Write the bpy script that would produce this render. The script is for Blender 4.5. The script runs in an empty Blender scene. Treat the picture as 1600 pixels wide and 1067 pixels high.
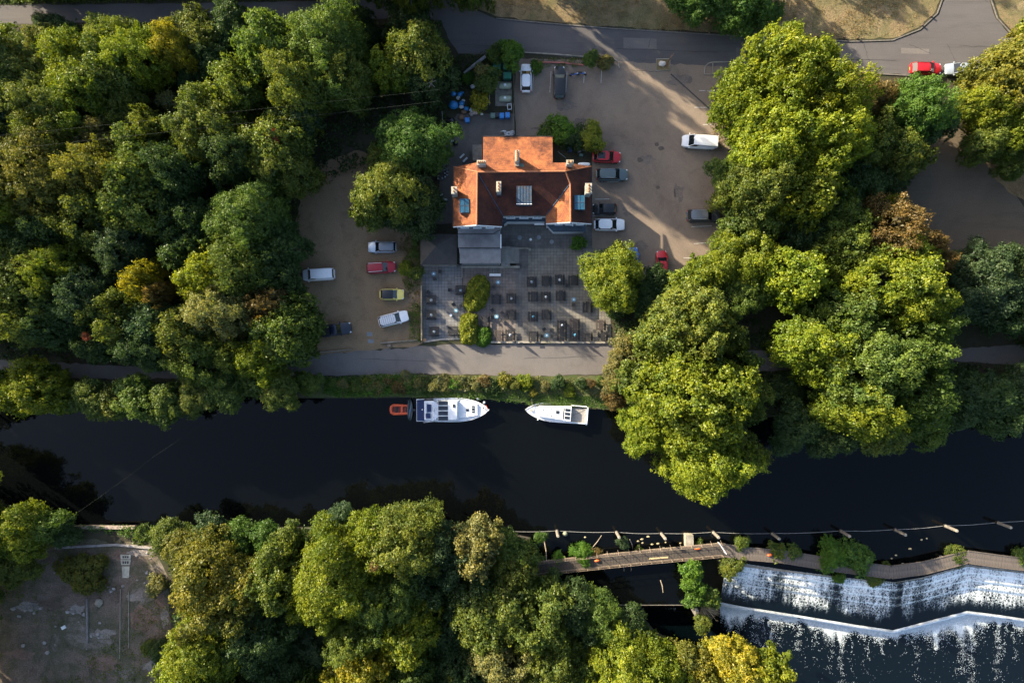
import bpy, math, random
import numpy as np
from mathutils import Vector

# ------------------------------------------------------------------ camera, light, exposure
S = bpy.context.scene
H = 107.0                                  # height of the camera over the ground, metres
cam_d = bpy.data.cameras.new('camera'); cam = bpy.data.objects.new('camera', cam_d)
S.collection.objects.link(cam); S.camera = cam
cam.location = (0, 0, H); cam.rotation_euler = (0, 0, 0)
cam_d.sensor_width = 36; cam_d.lens = 36*H/160.0; cam_d.clip_start = 1; cam_d.clip_end = 3000

SUN_EL = math.radians(22)
SUN_DIR = Vector((-0.80*math.cos(SUN_EL), 0.60*math.cos(SUN_EL), math.sin(SUN_EL)))   # towards the sun
w = bpy.data.worlds.new('World'); S.world = w; w.use_nodes = True
nt = w.node_tree; nt.nodes.clear()
sky = nt.nodes.new('ShaderNodeTexSky'); sky.sky_type = 'NISHITA'; sky.sun_disc = False
sky.sun_elevation = SUN_EL; sky.sun_rotation = math.atan2(SUN_DIR.x, SUN_DIR.y)
sky.air_density = 1.0; sky.dust_density = 3.0; sky.ozone_density = 1.0
bg = nt.nodes.new('ShaderNodeBackground'); bg.inputs['Strength'].default_value = 0.118
wo = nt.nodes.new('ShaderNodeOutputWorld')
nt.links.new(sky.outputs[0], bg.inputs[0]); nt.links.new(bg.outputs[0], wo.inputs[0])
sun_d = bpy.data.lights.new('sun', 'SUN'); sun_d.energy = 5.0; sun_d.angle = math.radians(0.6)
sun_d.color = (1.0, 0.86, 0.62)
sun = bpy.data.objects.new('sun', sun_d); S.collection.objects.link(sun)
sun.rotation_euler = (-SUN_DIR).to_track_quat('-Z', 'Y').to_euler(); sun.location = (0, 0, 150)
S.view_settings.view_transform = 'Standard'; S.view_settings.look = 'None'
S.view_settings.exposure = 1.75; S.view_settings.gamma = 1.0; S.view_settings.use_curve_mapping = False
S.render.engine = 'CYCLES'; S.cycles.max_bounces = 6; S.cycles.diffuse_bounces = 3
S.cycles.transmission_bounces = 2; S.cycles.glossy_bounces = 3; S.cycles.use_denoising = True

# ------------------------------------------------------------------ helpers
COL = S.collection
PI = math.pi
rnd = random.Random(7)

def at(px, py, z=0.0):
    """the point at height z that stands at this place of the 1600 x 1067 survey grid"""
    k = (H - z)/H
    return ((px-800)/10.0*k, (533.5-py)/10.0*k, z)

def tag(o, label=None, cat=None, group=None, kind=None):
    if label: o['label'] = label
    if cat: o['category'] = cat
    if group: o['group'] = group
    if kind: o['kind'] = kind
    return o

def empty(name, loc, rz=0, label=None, cat=None, group=None):
    o = bpy.data.objects.new(name, None); COL.objects.link(o)
    o.location = loc; o.rotation_euler = (0, 0, rz); o.empty_display_size = .3
    return tag(o, label, cat, group)

def root_of(o):
    while o.parent: o = o.parent
    return o

class MB:
    """collects shapes and links them as ONE mesh object"""
    def __init__(s): s.v = []; s.f = []; s.m = []; s.mi = 0
    def add(s, vs, fs):
        b = len(s.v); s.v += [tuple(p) for p in vs]
        s.f += [tuple(i+b for i in f) for f in fs]; s.m += [s.mi]*len(fs); return s
    def box(s, c, d, rz=0, ry=0, taper=1.0):
        x, y, z = d[0]/2, d[1]/2, d[2]/2
        vs = []
        for zz, t in ((-z, 1), (z, taper)):
            for a, b in ((-x, -y), (x, -y), (x, y), (-x, y)):
                p = Vector((a*t, b*t, zz))
                if ry: p.rotate(__import__('mathutils').Euler((0, ry, 0)))
                if rz: p.rotate(__import__('mathutils').Euler((0, 0, rz)))
                vs.append((p.x+c[0], p.y+c[1], p.z+c[2]))
        return s.add(vs, [(3,2,1,0),(4,5,6,7),(0,1,5,4),(1,2,6,5),(2,3,7,6),(3,0,4,7)])
    def prism(s, pts, z0, z1, caps=True):
        n = len(pts)
        if area2(pts) < 0: pts = pts[::-1]
        vs = [(p[0], p[1], z0) for p in pts] + [(p[0], p[1], z1) for p in pts]
        fs = [(i, (i+1) % n, (i+1) % n+n, i+n) for i in range(n)]
        if caps: fs += [tuple(range(n, 2*n)), tuple(range(n-1, -1, -1))]
        return s.add(vs, fs)
    def slab(s, pts3, th=0.15):
        """polygon in space with thickness straight down"""
        n = len(pts3)
        if area2(pts3) < 0: pts3 = pts3[::-1]
        vs = [tuple(p) for p in pts3] + [(p[0], p[1], p[2]-th) for p in pts3]
        fs = [tuple(range(n)), tuple(range(2*n-1, n-1, -1))] + [(i, i+n, (i+1) % n+n, (i+1) % n) for i in range(n)]
        return s.add(vs, fs)
    def tube(s, pts, r, n=6, cap=True):
        pts = [Vector(p) for p in pts]
        rs = r if isinstance(r, (list, tuple)) else [r]*len(pts)
        rings = []
        for i, p in enumerate(pts):
            d = (pts[min(i+1, len(pts)-1)] - pts[max(i-1, 0)]).normalized()
            a = d.orthogonal().normalized() if abs(d.z) > .9 else d.cross(Vector((0, 0, 1))).normalized()
            b = d.cross(a).normalized()
            rings.append([p + (a*math.cos(2*PI*k/n) + b*math.sin(2*PI*k/n))*rs[i] for k in range(n)])
        return s.loft(rings, cap)
    def loft(s, rings, cap=True, closed=True):
        n = len(rings[0]); vs = [p for r in rings for p in r]; fs = []
        for i in range(len(rings)-1):
            for k in range(n if closed else n-1):
                k2 = (k+1) % n
                fs.append((i*n+k, i*n+k2, (i+1)*n+k2, (i+1)*n+k))
        if cap: fs += [tuple(range(n-1, -1, -1)), tuple(range((len(rings)-1)*n, len(rings)*n))]
        return s.add(vs, fs)
    def ball(s, c, r, nu=10, nv=6, jit=0, seed=0):
        R_ = random.Random(seed); rings = []
        for j in range(nv+1):
            t = PI*j/nv; rr = max(math.sin(t), .02)
            rings.append([(c[0]+r[0]*rr*math.cos(2*PI*i/nu)*(1+R_.uniform(-jit, jit)),
                           c[1]+r[1]*rr*math.sin(2*PI*i/nu)*(1+R_.uniform(-jit, jit)),
                           c[2]-r[2]*math.cos(t)) for i in range(nu)])
        return s.loft(rings)
    def build(s, name, mat, parent=None, smooth=False, local=False, kind=None):
        off = Vector((0, 0, 0))
        if parent is not None and not local: off = root_of(parent).location
        me = bpy.data.meshes.new(name)
        me.from_pydata([(p[0]-off[0], p[1]-off[1], p[2]-off[2]) for p in s.v], [], s.f)
        for m in (mat if isinstance(mat, (list, tuple)) else [mat]): me.materials.append(m)
        if s.mi: me.polygons.foreach_set('material_index', s.m)
        if smooth:
            me.polygons.foreach_set('use_smooth', [True]*len(me.polygons))
            try: me.set_sharp_from_angle(angle=math.radians(40))
            except Exception: pass
        o = bpy.data.objects.new(name, me); COL.objects.link(o)
        if parent is not None: o.parent = parent
        if kind: o['kind'] = kind
        return o

def area2(p): return sum(p[i][0]*p[(i+1) % len(p)][1]-p[(i+1) % len(p)][0]*p[i][1] for i in range(len(p)))

def copy_tree(o, loc=None, rz=None, parent=None, scale=None):
    c = o.copy(); COL.objects.link(c); c.parent = parent
    if loc is not None: c.location = loc
    if rz is not None: c.rotation_euler = (0, 0, rz)
    if scale is not None: c.scale = scale
    for ch in list(o.children): copy_tree(ch, parent=c)
    return c

# ------------------------------------------------------------------ materials
def new_mat(name):
    m = bpy.data.materials.new(name); m.use_nodes = True
    return m, m.node_tree, m.node_tree.nodes['Principled BSDF']

def N(nt, typ, **kw):
    n = nt.nodes.new(typ)
    for k, v in kw.items():
        if k in n.inputs: n.inputs[k].default_value = v
        else: setattr(n, k, v)
    return n

def ramp(nt, stops, src):
    r = nt.nodes.new('ShaderNodeValToRGB'); e = r.color_ramp.elements
    while len(e) < len(stops): e.new(0.5)
    for el, (p, c) in zip(e, stops): el.position = p; el.color = (*c, 1)
    nt.links.new(src, r.inputs[0]); return r

def mat(name, col, rough=.8, metal=0, var=.25, scale=2.0, bump=0, spec=.5, wear=None, coat=0):
    """plain procedural material: colour with two sizes of noise, optional wear colour and relief"""
    m, nt, b = new_mat(name)
    tc = N(nt, 'ShaderNodeTexCoord')
    n1 = N(nt, 'ShaderNodeTexNoise', Scale=scale, Detail=8.0, Roughness=.62)
    nt.links.new(tc.outputs['Object'], n1.inputs['Vector'])
    lo = tuple(c*(1-var) for c in col); hi = tuple(min(1, c*(1+var)) for c in col)
    r = ramp(nt, [(.32, lo), (.68, hi)], n1.outputs['Fac'])
    out = r.outputs[0]
    if wear:
        n2 = N(nt, 'ShaderNodeTexNoise', Scale=scale*.23, Detail=10.0, Roughness=.7)
        nt.links.new(tc.outputs['Object'], n2.inputs['Vector'])
        f = ramp(nt, [(.5, (0, 0, 0)), (.64, (1, 1, 1))], n2.outputs['Fac'])
        mx = N(nt, 'ShaderNodeMix', data_type='RGBA'); nt.links.new(f.outputs[0], mx.inputs['Factor'])
        nt.links.new(out, mx.inputs['A']); mx.inputs['B'].default_value = (*wear, 1); out = mx.outputs['Result']
    nt.links.new(out, b.inputs['Base Color'])
    b.inputs['Roughness'].default_value = rough; b.inputs['Metallic'].default_value = metal
    b.inputs['Specular IOR Level'].default_value = spec; b.inputs['Coat Weight'].default_value = coat
    if bump:
        bp = N(nt, 'ShaderNodeBump', Strength=bump, Distance=.05)
        nt.links.new(n1.outputs['Fac'], bp.inputs['Height']); nt.links.new(bp.outputs[0], b.inputs['Normal'])
    return m

def paint(name, col, rough=.28, metal=0.0):
    return mat(name, col, rough, metal, var=.06, scale=3, coat=.2)

def ground_mat(name, cols, big=.05, mid=.5, fine=6.0, streak=None, bump=.4, speck=.35, rough=.95):
    """ground: large blotches between the colours, medium stains, fine grit and relief"""
    m, nt, b = new_mat(name)
    tc = N(nt, 'ShaderNodeTexCoord'); src = tc.outputs['Object']
    if streak:
        mp = N(nt, 'ShaderNodeMapping'); mp.inputs['Scale'].default_value = streak
        nt.links.new(src, mp.inputs['Vector']); src2 = mp.outputs[0]
    else: src2 = src
    def noise(sc, s, d=8.0, ro=.6, dist=0.0):
        n = N(nt, 'ShaderNodeTexNoise', Scale=sc, Detail=d, Roughness=ro, Distortion=dist)
        nt.links.new(s, n.inputs['Vector']); return n
    a = noise(big, src, 9.0, .68, .6)
    st = [(.34 + .32*i/max(1, len(cols)-1), c) for i, c in enumerate(cols)]
    r = ramp(nt, st, a.outputs['Fac'])
    n2 = noise(mid, src2, 10.0, .7, .8); n3 = noise(fine, src, 3.0, .7)
    mul = ramp(nt, [(.25, (1-speck,)*3), (.5, (1, 1, 1)), (.75, (1+speck*.7,)*3)], n2.outputs['Fac'])
    mul.color_ramp.elements[2].color = (1, 1, 1, 1)
    f3 = N(nt, 'ShaderNodeMapRange'); f3.inputs['From Min'].default_value = .3; f3.inputs['From Max'].default_value = .7
    f3.inputs['To Min'].default_value = 1-speck*.8; f3.inputs['To Max'].default_value = 1+speck*.8
    nt.links.new(n3.outputs['Fac'], f3.inputs['Value'])
    x1 = N(nt, 'ShaderNodeMix', data_type='RGBA', blend_type='MULTIPLY'); x1.inputs['Factor'].default_value = 1
    nt.links.new(r.outputs[0], x1.inputs['A']); nt.links.new(mul.outputs[0], x1.inputs['B'])
    x2 = N(nt, 'ShaderNodeVectorMath', operation='SCALE')
    nt.links.new(x1.outputs['Result'], x2.inputs[0]); nt.links.new(f3.outputs[0], x2.inputs['Scale'])
    nt.links.new(x2.outputs[0], b.inputs['Base Color'])
    b.inputs['Roughness'].default_value = rough; b.inputs['Specular IOR Level'].default_value = .25
    if bump:
        ad = N(nt, 'ShaderNodeMath', operation='ADD')
        nt.links.new(n2.outputs['Fac'], ad.inputs[0]); nt.links.new(n3.outputs['Fac'], ad.inputs[1])
        bp = N(nt, 'ShaderNodeBump', Strength=bump, Distance=.12)
        nt.links.new(ad.outputs[0], bp.inputs['Height']); nt.links.new(bp.outputs[0], b.inputs['Normal'])
    return m

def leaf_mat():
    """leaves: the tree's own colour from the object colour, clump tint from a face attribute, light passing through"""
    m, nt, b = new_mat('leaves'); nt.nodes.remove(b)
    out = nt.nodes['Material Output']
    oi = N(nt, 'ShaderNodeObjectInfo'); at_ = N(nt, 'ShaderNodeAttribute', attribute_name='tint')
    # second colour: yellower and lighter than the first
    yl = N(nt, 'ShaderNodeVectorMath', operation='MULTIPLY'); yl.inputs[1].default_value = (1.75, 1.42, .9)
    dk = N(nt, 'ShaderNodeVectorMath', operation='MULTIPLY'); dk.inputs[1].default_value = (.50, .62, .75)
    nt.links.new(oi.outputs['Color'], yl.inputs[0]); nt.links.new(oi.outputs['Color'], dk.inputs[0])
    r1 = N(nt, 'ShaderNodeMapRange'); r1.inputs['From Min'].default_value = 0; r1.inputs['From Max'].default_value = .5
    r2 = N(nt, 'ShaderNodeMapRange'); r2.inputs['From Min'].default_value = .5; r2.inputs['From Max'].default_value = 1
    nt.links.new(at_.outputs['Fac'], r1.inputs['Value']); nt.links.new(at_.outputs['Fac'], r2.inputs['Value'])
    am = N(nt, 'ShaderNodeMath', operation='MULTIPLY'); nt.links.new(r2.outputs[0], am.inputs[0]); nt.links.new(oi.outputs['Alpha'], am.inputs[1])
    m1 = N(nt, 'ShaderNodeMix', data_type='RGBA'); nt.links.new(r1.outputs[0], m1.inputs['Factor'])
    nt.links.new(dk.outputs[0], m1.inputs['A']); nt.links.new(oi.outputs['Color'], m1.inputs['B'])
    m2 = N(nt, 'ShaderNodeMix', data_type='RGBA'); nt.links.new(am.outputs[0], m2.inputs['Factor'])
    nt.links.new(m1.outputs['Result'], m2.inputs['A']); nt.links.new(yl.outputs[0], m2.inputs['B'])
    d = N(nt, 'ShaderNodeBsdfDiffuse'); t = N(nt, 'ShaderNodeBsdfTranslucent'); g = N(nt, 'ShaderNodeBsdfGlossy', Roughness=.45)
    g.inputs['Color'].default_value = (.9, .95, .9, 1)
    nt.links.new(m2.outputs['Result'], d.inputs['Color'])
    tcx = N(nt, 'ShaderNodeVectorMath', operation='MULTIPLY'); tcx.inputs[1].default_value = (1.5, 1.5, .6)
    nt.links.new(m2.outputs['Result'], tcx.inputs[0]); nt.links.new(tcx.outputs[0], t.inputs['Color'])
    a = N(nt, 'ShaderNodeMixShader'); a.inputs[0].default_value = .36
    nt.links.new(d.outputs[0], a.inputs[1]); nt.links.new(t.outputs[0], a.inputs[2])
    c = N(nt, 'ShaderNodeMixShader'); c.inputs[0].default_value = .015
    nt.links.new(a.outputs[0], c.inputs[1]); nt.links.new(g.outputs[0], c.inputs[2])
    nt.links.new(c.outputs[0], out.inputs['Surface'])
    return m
LEAF = leaf_mat()
BARK = mat('bark', (.10, .08, .055), .9, var=.35, scale=3, bump=.5)
TWIG = mat('dry_twigs', (.30, .24, .16), .9, var=.3, scale=4)

# ------------------------------------------------------------------ foliage geometry
def unit(a): return a/np.maximum(np.linalg.norm(a, axis=1, keepdims=True), 1e-6)

def leaf_mesh(name, P, Nn, size, tint, rg, aspect=.62):
    """one four-cornered bent leaf per row of P, facing Nn"""
    n = len(P)
    t = unit(np.cross(Nn, unit(rg.normal(size=(n, 3))))); b = np.cross(Nn, t)
    s = size[:, None]
    v = np.empty((n, 4, 3))
    v[:, 0] = P - t*s*.5; v[:, 1] = P + b*s*.5*aspect + Nn*s*.1
    v[:, 2] = P + t*s*.5; v[:, 3] = P - b*s*.5*aspect + Nn*s*.1
    me = bpy.data.meshes.new(name)
    me.vertices.add(4*n); me.vertices.foreach_set('co', v.astype(np.float32).ravel())
    me.loops.add(4*n); me.loops.foreach_set('vertex_index', np.arange(4*n, dtype=np.int32))
    me.polygons.add(n); me.polygons.foreach_set('loop_start', np.arange(0, 4*n, 4, dtype=np.int32))
    at_ = me.attributes.new('tint', 'FLOAT', 'FACE'); at_.data.foreach_set('value', tint.astype(np.float32))
    me.materials.append(LEAF); me.update(calc_edges=True)
    return me

def crown_points(rg, R, V, rp, clump=.42, leaf=.3, nleaf=12, dens=1.0, shell=1.0, lobes=.22):
    """crown = puffs over a lobed dome, clumps over each puff, leaves in each clump"""
    area = 2*PI*R*(R+V)/2
    npuff = max(5, int(area/(rp*rp*1.5)*1.6))
    i = np.arange(npuff)+.5
    cz = 1-i/npuff*1.75                                  # from the top to a little below the equator
    ph = i*2.39996 + rg.uniform(-.35, .35, npuff)
    cz = np.clip(cz+rg.uniform(-.06, .06, npuff), -.8, 1); sr = np.sqrt(np.maximum(1-cz*cz, 0))
    pha = rg.uniform(0, 2*PI, 4)
    out = 1 + lobes*(np.sin(2*ph+pha[0])*.6+np.sin(3*ph+pha[1])*.8+np.sin(5*ph+pha[2])*.5)
    rad = rg.uniform(.66, 1.04, npuff)*out
    d = np.stack([sr*np.cos(ph), sr*np.sin(ph), cz], 1)
    pr = rp*rg.uniform(.5, 1.4, npuff)
    C = d*np.stack([np.maximum(R-pr*.8, .1)*rad, np.maximum(R-pr*.8, .1)*rad, np.maximum(V-pr*.7, .1)*rad*rg.uniform(.86, 1.1, npuff)], 1)
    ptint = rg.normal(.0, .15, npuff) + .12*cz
    nc = np.maximum(6, (2.6*PI*pr**2/(clump**2*2.0)*dens*.86)).astype(int)
    idx = np.repeat(np.arange(npuff), nc); m = len(idx)
    e = unit(unit(rg.normal(size=(m, 3))) + d[idx]*.75 + np.array([0, 0, .35]))
    q = C[idx] + e*(pr[idx]*(rg.uniform(.70, 1.10, m)+np.where(rg.random(m) < .16, rg.uniform(.1, .4, m), 0)))[:, None]*np.array([1, 1, .85])
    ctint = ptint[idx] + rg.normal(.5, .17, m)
    nl = rg.integers(int(nleaf*.6), int(nleaf*1.4)+1, m)
    j = np.repeat(np.arange(m), nl); k = len(j)
    P = q[j] + rg.normal(size=(k, 3))*clump*.37*rg.uniform(.6, 1.3, m)[j][:, None]
    Nn = unit(e[j]*.75 + np.array([0, 0, .45]) + rg.normal(size=(k, 3))*.55)
    size = leaf*rg.uniform(.65, 1.35, k)
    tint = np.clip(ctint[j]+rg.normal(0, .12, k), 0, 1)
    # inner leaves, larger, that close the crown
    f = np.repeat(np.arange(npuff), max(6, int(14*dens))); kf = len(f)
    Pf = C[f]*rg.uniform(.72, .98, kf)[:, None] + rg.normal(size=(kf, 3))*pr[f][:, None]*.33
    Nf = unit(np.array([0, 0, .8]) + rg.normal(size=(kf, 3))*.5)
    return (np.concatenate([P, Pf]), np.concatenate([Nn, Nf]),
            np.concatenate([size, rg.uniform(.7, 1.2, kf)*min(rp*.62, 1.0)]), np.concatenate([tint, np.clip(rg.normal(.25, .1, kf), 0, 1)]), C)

PROTO = {}
def crown_proto(R, var, ell=.8):
    key = (R, var)
    if key in PROTO: return PROTO[key]
    rg = np.random.default_rng(int(R*100)+var*17)
    rp = {1.2: .5, 2.2: .68, 3.4: .75, 4.8: .92, 6.4: 1.08, 8.2: 1.25, 10.5: 1.4}[R]*rg.uniform(.9, 1.15)
    leaf = .20 if R < 2 else (.22 if R < 4 else .27)
    clump = .26 if R < 2 else (.30 if R < 4 else rg.uniform(.34, .42))
    vf = (1.0, .78, 1.22, .9)[var % 4]; leaf *= vf; clump *= (1.0, .92, 1.15, 1.0)[var % 4]
    P, Nn, s, t, C = crown_points(rg, R, R*ell, rp, clump, leaf, 10, lobes=.42 if R < 3 else (.3 if R < 4 else .22))
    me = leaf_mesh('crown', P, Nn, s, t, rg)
    # trunk and limbs, root at z=0 is the crown centre
    tb = MB(); tr = max(.05, R*.055); low = -R*ell*.9
    tb.tube([(0, 0, low-40), (0, 0, low-20), (.1*tr, 0, low), (0, .2, 0)], [tr*1.0, tr*1.0, tr*.9, tr*.5], 7)
    for k in rg.permutation(len(C))[:min(11, len(C))]:
        c = C[k]; z0 = low*rg.uniform(.2, 1.0)
        a = np.array([0, 0, z0]); mid = a*.45+c*.5*np.array([1, 1, .7])+rg.normal(size=3)*.12*R*.3
        tb.tube([a, mid, c*(.93 if k % 3 else 1.08)], [tr*.5, tr*.3, tr*.1], 5)
    tme = tb
    PROTO[key] = (me, tme, low); return PROTO[key]

TRUNK = {}
def tree(px, py, rpx, h, col, label, kind='tree', group=None, ell=.8, alpha=None, ground=0.0, sq=1.0, name=None, nobark=False):
    """a tree whose crown shows at (px, py) with a radius of rpx; its foot stands where that puts it"""
    r0 = rpx/10.0*(H-h*.6)/H
    V0 = None
    cls = min((1.2, 2.2, 3.4, 4.8, 6.4, 8.2, 10.5), key=lambda c: abs(math.log(r0/c)))
    nv = {1.2: 2, 2.2: 3, 3.4: 3, 4.8: 4, 6.4: 4, 8.2: 4, 10.5: 2}[cls]
    sc = r0/cls; V = min(cls*ell*sc, h*.62)
    if kind == 'tree': V = max(V, (h-1.2)/1.8)
    zc = h-V+ground
    var = rnd.randrange(nv); me, tb, low = crown_proto(cls, var, ell)
    x, y, _ = at(px, py, zc)
    nm = name or {'tree': 'broadleaf_tree', 'shrub': 'shrub'}.get(kind, kind)
    root = empty(nm, (x, y, ground), rnd.uniform(0, 2*PI), label, kind, group)
    c = bpy.data.objects.new('crown', me); COL.objects.link(c); c.parent = root
    c.location = (0, 0, zc-ground); c.scale = (sc, sc*sq, V/(cls*ell))
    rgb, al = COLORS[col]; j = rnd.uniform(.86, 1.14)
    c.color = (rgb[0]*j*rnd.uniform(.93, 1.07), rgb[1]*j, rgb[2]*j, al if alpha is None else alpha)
    if not nobark:
        key = (cls, var, round(h*2)/2)
        if key not in TRUNK:
            # cut the trunk at the ground for this height
            t2 = MB(); zg = -(zc-ground)/max(V/(cls*ell), .3)
            t2.v = [(p[0], p[1], max(p[2], zg)) for p in tb.v]; t2.f = tb.f; t2.m = tb.m
            o = t2.build('trunk', BARK, root, True, local=True); TRUNK[key] = o.data
        else:
            o = bpy.data.objects.new('trunk', TRUNK[key]); COL.objects.link(o); o.parent = root
        o.location = c.location; o.scale = (sc, sc, c.scale[2])
    return root

COLORS = {  # own leaf colour, how far it turns yellow
 'YG': ((.120, .157, .014), .85), 'G': ((.074, .116, .022), .6), 'BG': ((.065, .125, .022), .4), 'DG': ((.042, .075, .022), .4),
 'OL': ((.088, .120, .022), .8), 'BR': ((.115, .085, .030), .6), 'GO': ((.108, .120, .020), .75), 'TE': ((.046, .080, .034), .35),
 'PA': ((.135, .14, .05), .7), 'RD': ((.20, .05, .02), .5), 'YY': ((.19, .185, .018), .8), 'LM': ((.16, .19, .022), .9), 'DR': ((.20, .15, .075), .6), 'VG': ((.07, .15, .018), .6)}

def inside(px, py, poly):
    c = np.zeros(len(px), bool); j = len(poly)-1
    for i in range(len(poly)):
        xi, yi = poly[i]; xj, yj = poly[j]
        k = ((yi > py) != (yj > py)) & (px < (xj-xi)*(py-yi)/(yj-yi+1e-9)+xi); c ^= k; j = i
    return c

def ground_cover(name, poly, per_m2, hmax, leaf, col, label, cat='ground cover', z=0.0, nleaf=8, clump=.35, seed=1, upright=.7, blot=.12, cut=0.0):
    """low growth nobody could count: leaf clumps scattered over an area, uneven in height"""
    rg = np.random.default_rng(seed)
    p = np.array(poly, float); a = abs(area2([tuple(q) for q in poly]))/2/100
    n = int(a*per_m2*((p[:, 0].max()-p[:, 0].min())*(p[:, 1].max()-p[:, 1].min())/100/max(a, 1)))
    X = rg.uniform(p[:, 0].min(), p[:, 0].max(), n); Y = rg.uniform(p[:, 1].min(), p[:, 1].max(), n)
    k = inside(X, Y, poly); X, Y = X[k], Y[k]
    hn = .5+.25*np.sin(X*blot+seed)*np.cos(Y*blot*1.3)+.25*np.sin(X*blot*.37+Y*blot*.5+seed*2)
    if cut:
        keep = hn+rg.normal(0, .12, len(X)) > cut; X, Y, hn = X[keep], Y[keep], hn[keep]
    Z = z + hmax*hn*rg.uniform(.3, 1.0, len(X))
    kz = (H-Z)/H
    q = np.stack([(X-800)/10*kz, (533.5-Y)/10*kz, Z], 1)
    nl = rg.integers(max(2, nleaf//2), nleaf*3//2+1, len(q)); j = np.repeat(np.arange(len(q)), nl)
    P = q[j]+rg.normal(size=(len(j), 3))*clump*.5*np.array([1, 1, .6]); P[:, 2] = np.maximum(P[:, 2], z+.03)
    Nn = unit(np.array([0, 0, upright])+rg.normal(size=(len(j), 3))*.55)
    tint = np.clip((.35+.3*hn+rg.normal(0, .13, len(q)))[j]+rg.normal(0, .1, len(j)), 0, 1)
    me = leaf_mesh(name, P, Nn, leaf*rg.uniform(.6, 1.3, len(j)), tint, rg)
    o = bpy.data.objects.new(name, me); COL.objects.link(o)
    rgb, al = COLORS[col]; o.color = (*rgb, al)
    return tag(o, label, cat, kind='stuff')

def sheet(name, pts, z, m, kind='structure', wob=0.0, label=None):
    """flat ground area from survey points, edge made slightly uneven"""
    out = []; R_ = random.Random(len(name)*13+len(pts))
    for i, p in enumerate(pts):
        q = pts[(i+1) % len(pts)]; L = math.hypot(q[0]-p[0], q[1]-p[1]); n = max(1, int(L/9)) if wob else 1
        for k in range(n):
            t = k/n; a, b = p[0]+(q[0]-p[0])*t, p[1]+(q[1]-p[1])*t
            inframe = -20 < a < 1620 and -20 < b < 1090
            if k and wob and inframe: a += R_.gauss(0, wob); b += R_.gauss(0, wob)
            out.append(at(a, b, z))
    if area2(out) < 0: out = out[::-1]
    mb = MB(); mb.add(out, [tuple(range(len(out)))])
    o = mb.build(name, m, kind=kind)
    if label: o['label'] = label
    return o
# ------------------------------------------------------------------ the ground, river and roads
M_SOIL = ground_mat('soil', [(.030, .026, .018), (.05, .045, .028), (.035, .045, .020)], .08, .7, 7)
M_ASPH = ground_mat('asphalt', [(.105, .096, .094), (.135, .124, .12), (.155, .138, .126)], .045, .35, 9, (1, 1, 1), .15, .22)
M_ROAD = ground_mat('road_asphalt', [(.080, .075, .078), (.10, .094, .096), (.115, .105, .10)], .04, .5, 9, (.15, 2.2, 1), .12, .22)
M_LOT = ground_mat('car_park_tarmac', [(.152, .121, .100), (.205, .162, .128), (.18, .146, .120)], .055, .28, 8, (1, 1, 1), .25, .30)
M_GRAV = ground_mat('gravel', [(.15, .100, .060), (.215, .150, .092), (.19, .14, .09)], .05, .4, 7, (1, 1, 1), .5, .38)
M_DRY = ground_mat('dry_grass', [(.10, .078, .045), (.21, .155, .085), (.13, .115, .055), (.27, .205, .12)], .10, .9, 6, (1, 1, 1), .7, .45)
M_WASTE = ground_mat('waste_ground', [(.078, .058, .045), (.155, .118, .095), (.085, .08, .05), (.21, .175, .155)], .09, .6, 5, (1, 1, 1), .7, .5)
M_BANK = ground_mat('bank_soil', [(.08, .075, .04), (.06, .085, .025), (.13, .11, .075)], .2, 1.0, 6, (1, 1, 1), .6, .4)
M_CONC = mat('weathered_concrete', (.26, .235, .20), .9, var=.3, scale=1.2, bump=.3, wear=(.15, .14, .10))

def water_mat(name, col, bump=.03, scale=.6):
    m, nt, b = new_mat(name)
    tc = N(nt, 'ShaderNodeTexCoord'); n = N(nt, 'ShaderNodeTexNoise', Scale=scale, Detail=4.0, Roughness=.55)
    n2 = N(nt, 'ShaderNodeTexNoise', Scale=.03, Detail=3.0)
    nt.links.new(tc.outputs['Object'], n.inputs['Vector']); nt.links.new(tc.outputs['Object'], n2.inputs['Vector'])
    r = ramp(nt, [(.3, tuple(c*.7 for c in col)), (.7, tuple(c*1.35 for c in col))], n2.outputs['Fac'])
    nt.links.new(r.outputs[0], b.inputs['Base Color'])
    b.inputs['Specular IOR Level'].default_value = .36; b.inputs['Roughness'].default_value = .04; b.inputs['IOR'].default_value = 1.33
    bp = N(nt, 'ShaderNodeBump', Strength=bump, Distance=.1)
    nt.links.new(n.outputs['Fac'], bp.inputs['Height']); nt.links.new(bp.outputs[0], b.inputs['Normal'])
    return m
M_WATER = water_mat('river_water', (.0016, .0021, .0024))

WZ = -1.0          # river level
LZ = -4.0          # level below the weir
NB = [(-9000, 606), (0, 606), (120, 612), (300, 618), (480, 622), (560, 622), (640, 621), (760, 624), (822, 629), (826, 634),
      (950, 640), (1100, 655), (1250, 650), (1400, 642), (1600, 635), (9000, 620)]
M_SIDE = mat('bank_side', (.05, .042, .034), .95, var=.4, scale=2)
def land(name, pts, top_m, side_m, bottom):
    ring = [at(a, b, 0) for a, b in pts]
    if area2(ring) < 0: ring = ring[::-1]
    mb = MB(); n = len(ring)
    mb.add(ring, [tuple(range(n))]); mb.mi = 1
    mb.add(ring+[(p[0], p[1], bottom) for p in ring], [(i, i+n, (i+1) % n+n, (i+1) % n) for i in range(n)])
    return mb.build(name, [top_m, M_SIDE], kind='structure')
land('ground', NB + [(9000, -7000), (-9000, -7000)], M_SOIL, M_CONC, -5)
SB = [(-9000, 822), (100, 822), (210, 823), (210, 826), (480, 826), (700, 828), (800, 836), (828, 842), (832, 895), (868, 905), (875, 935), (940, 940), (1000, 965), (1030, 1000),
      (1080, 1030), (1180, 1040), (1260, 1085), (1400, 1300), (9000, 1500)]
land('ground', SB + [(9000, 8000), (-9000, 8000)], M_SOIL, M_CONC, -5)

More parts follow.
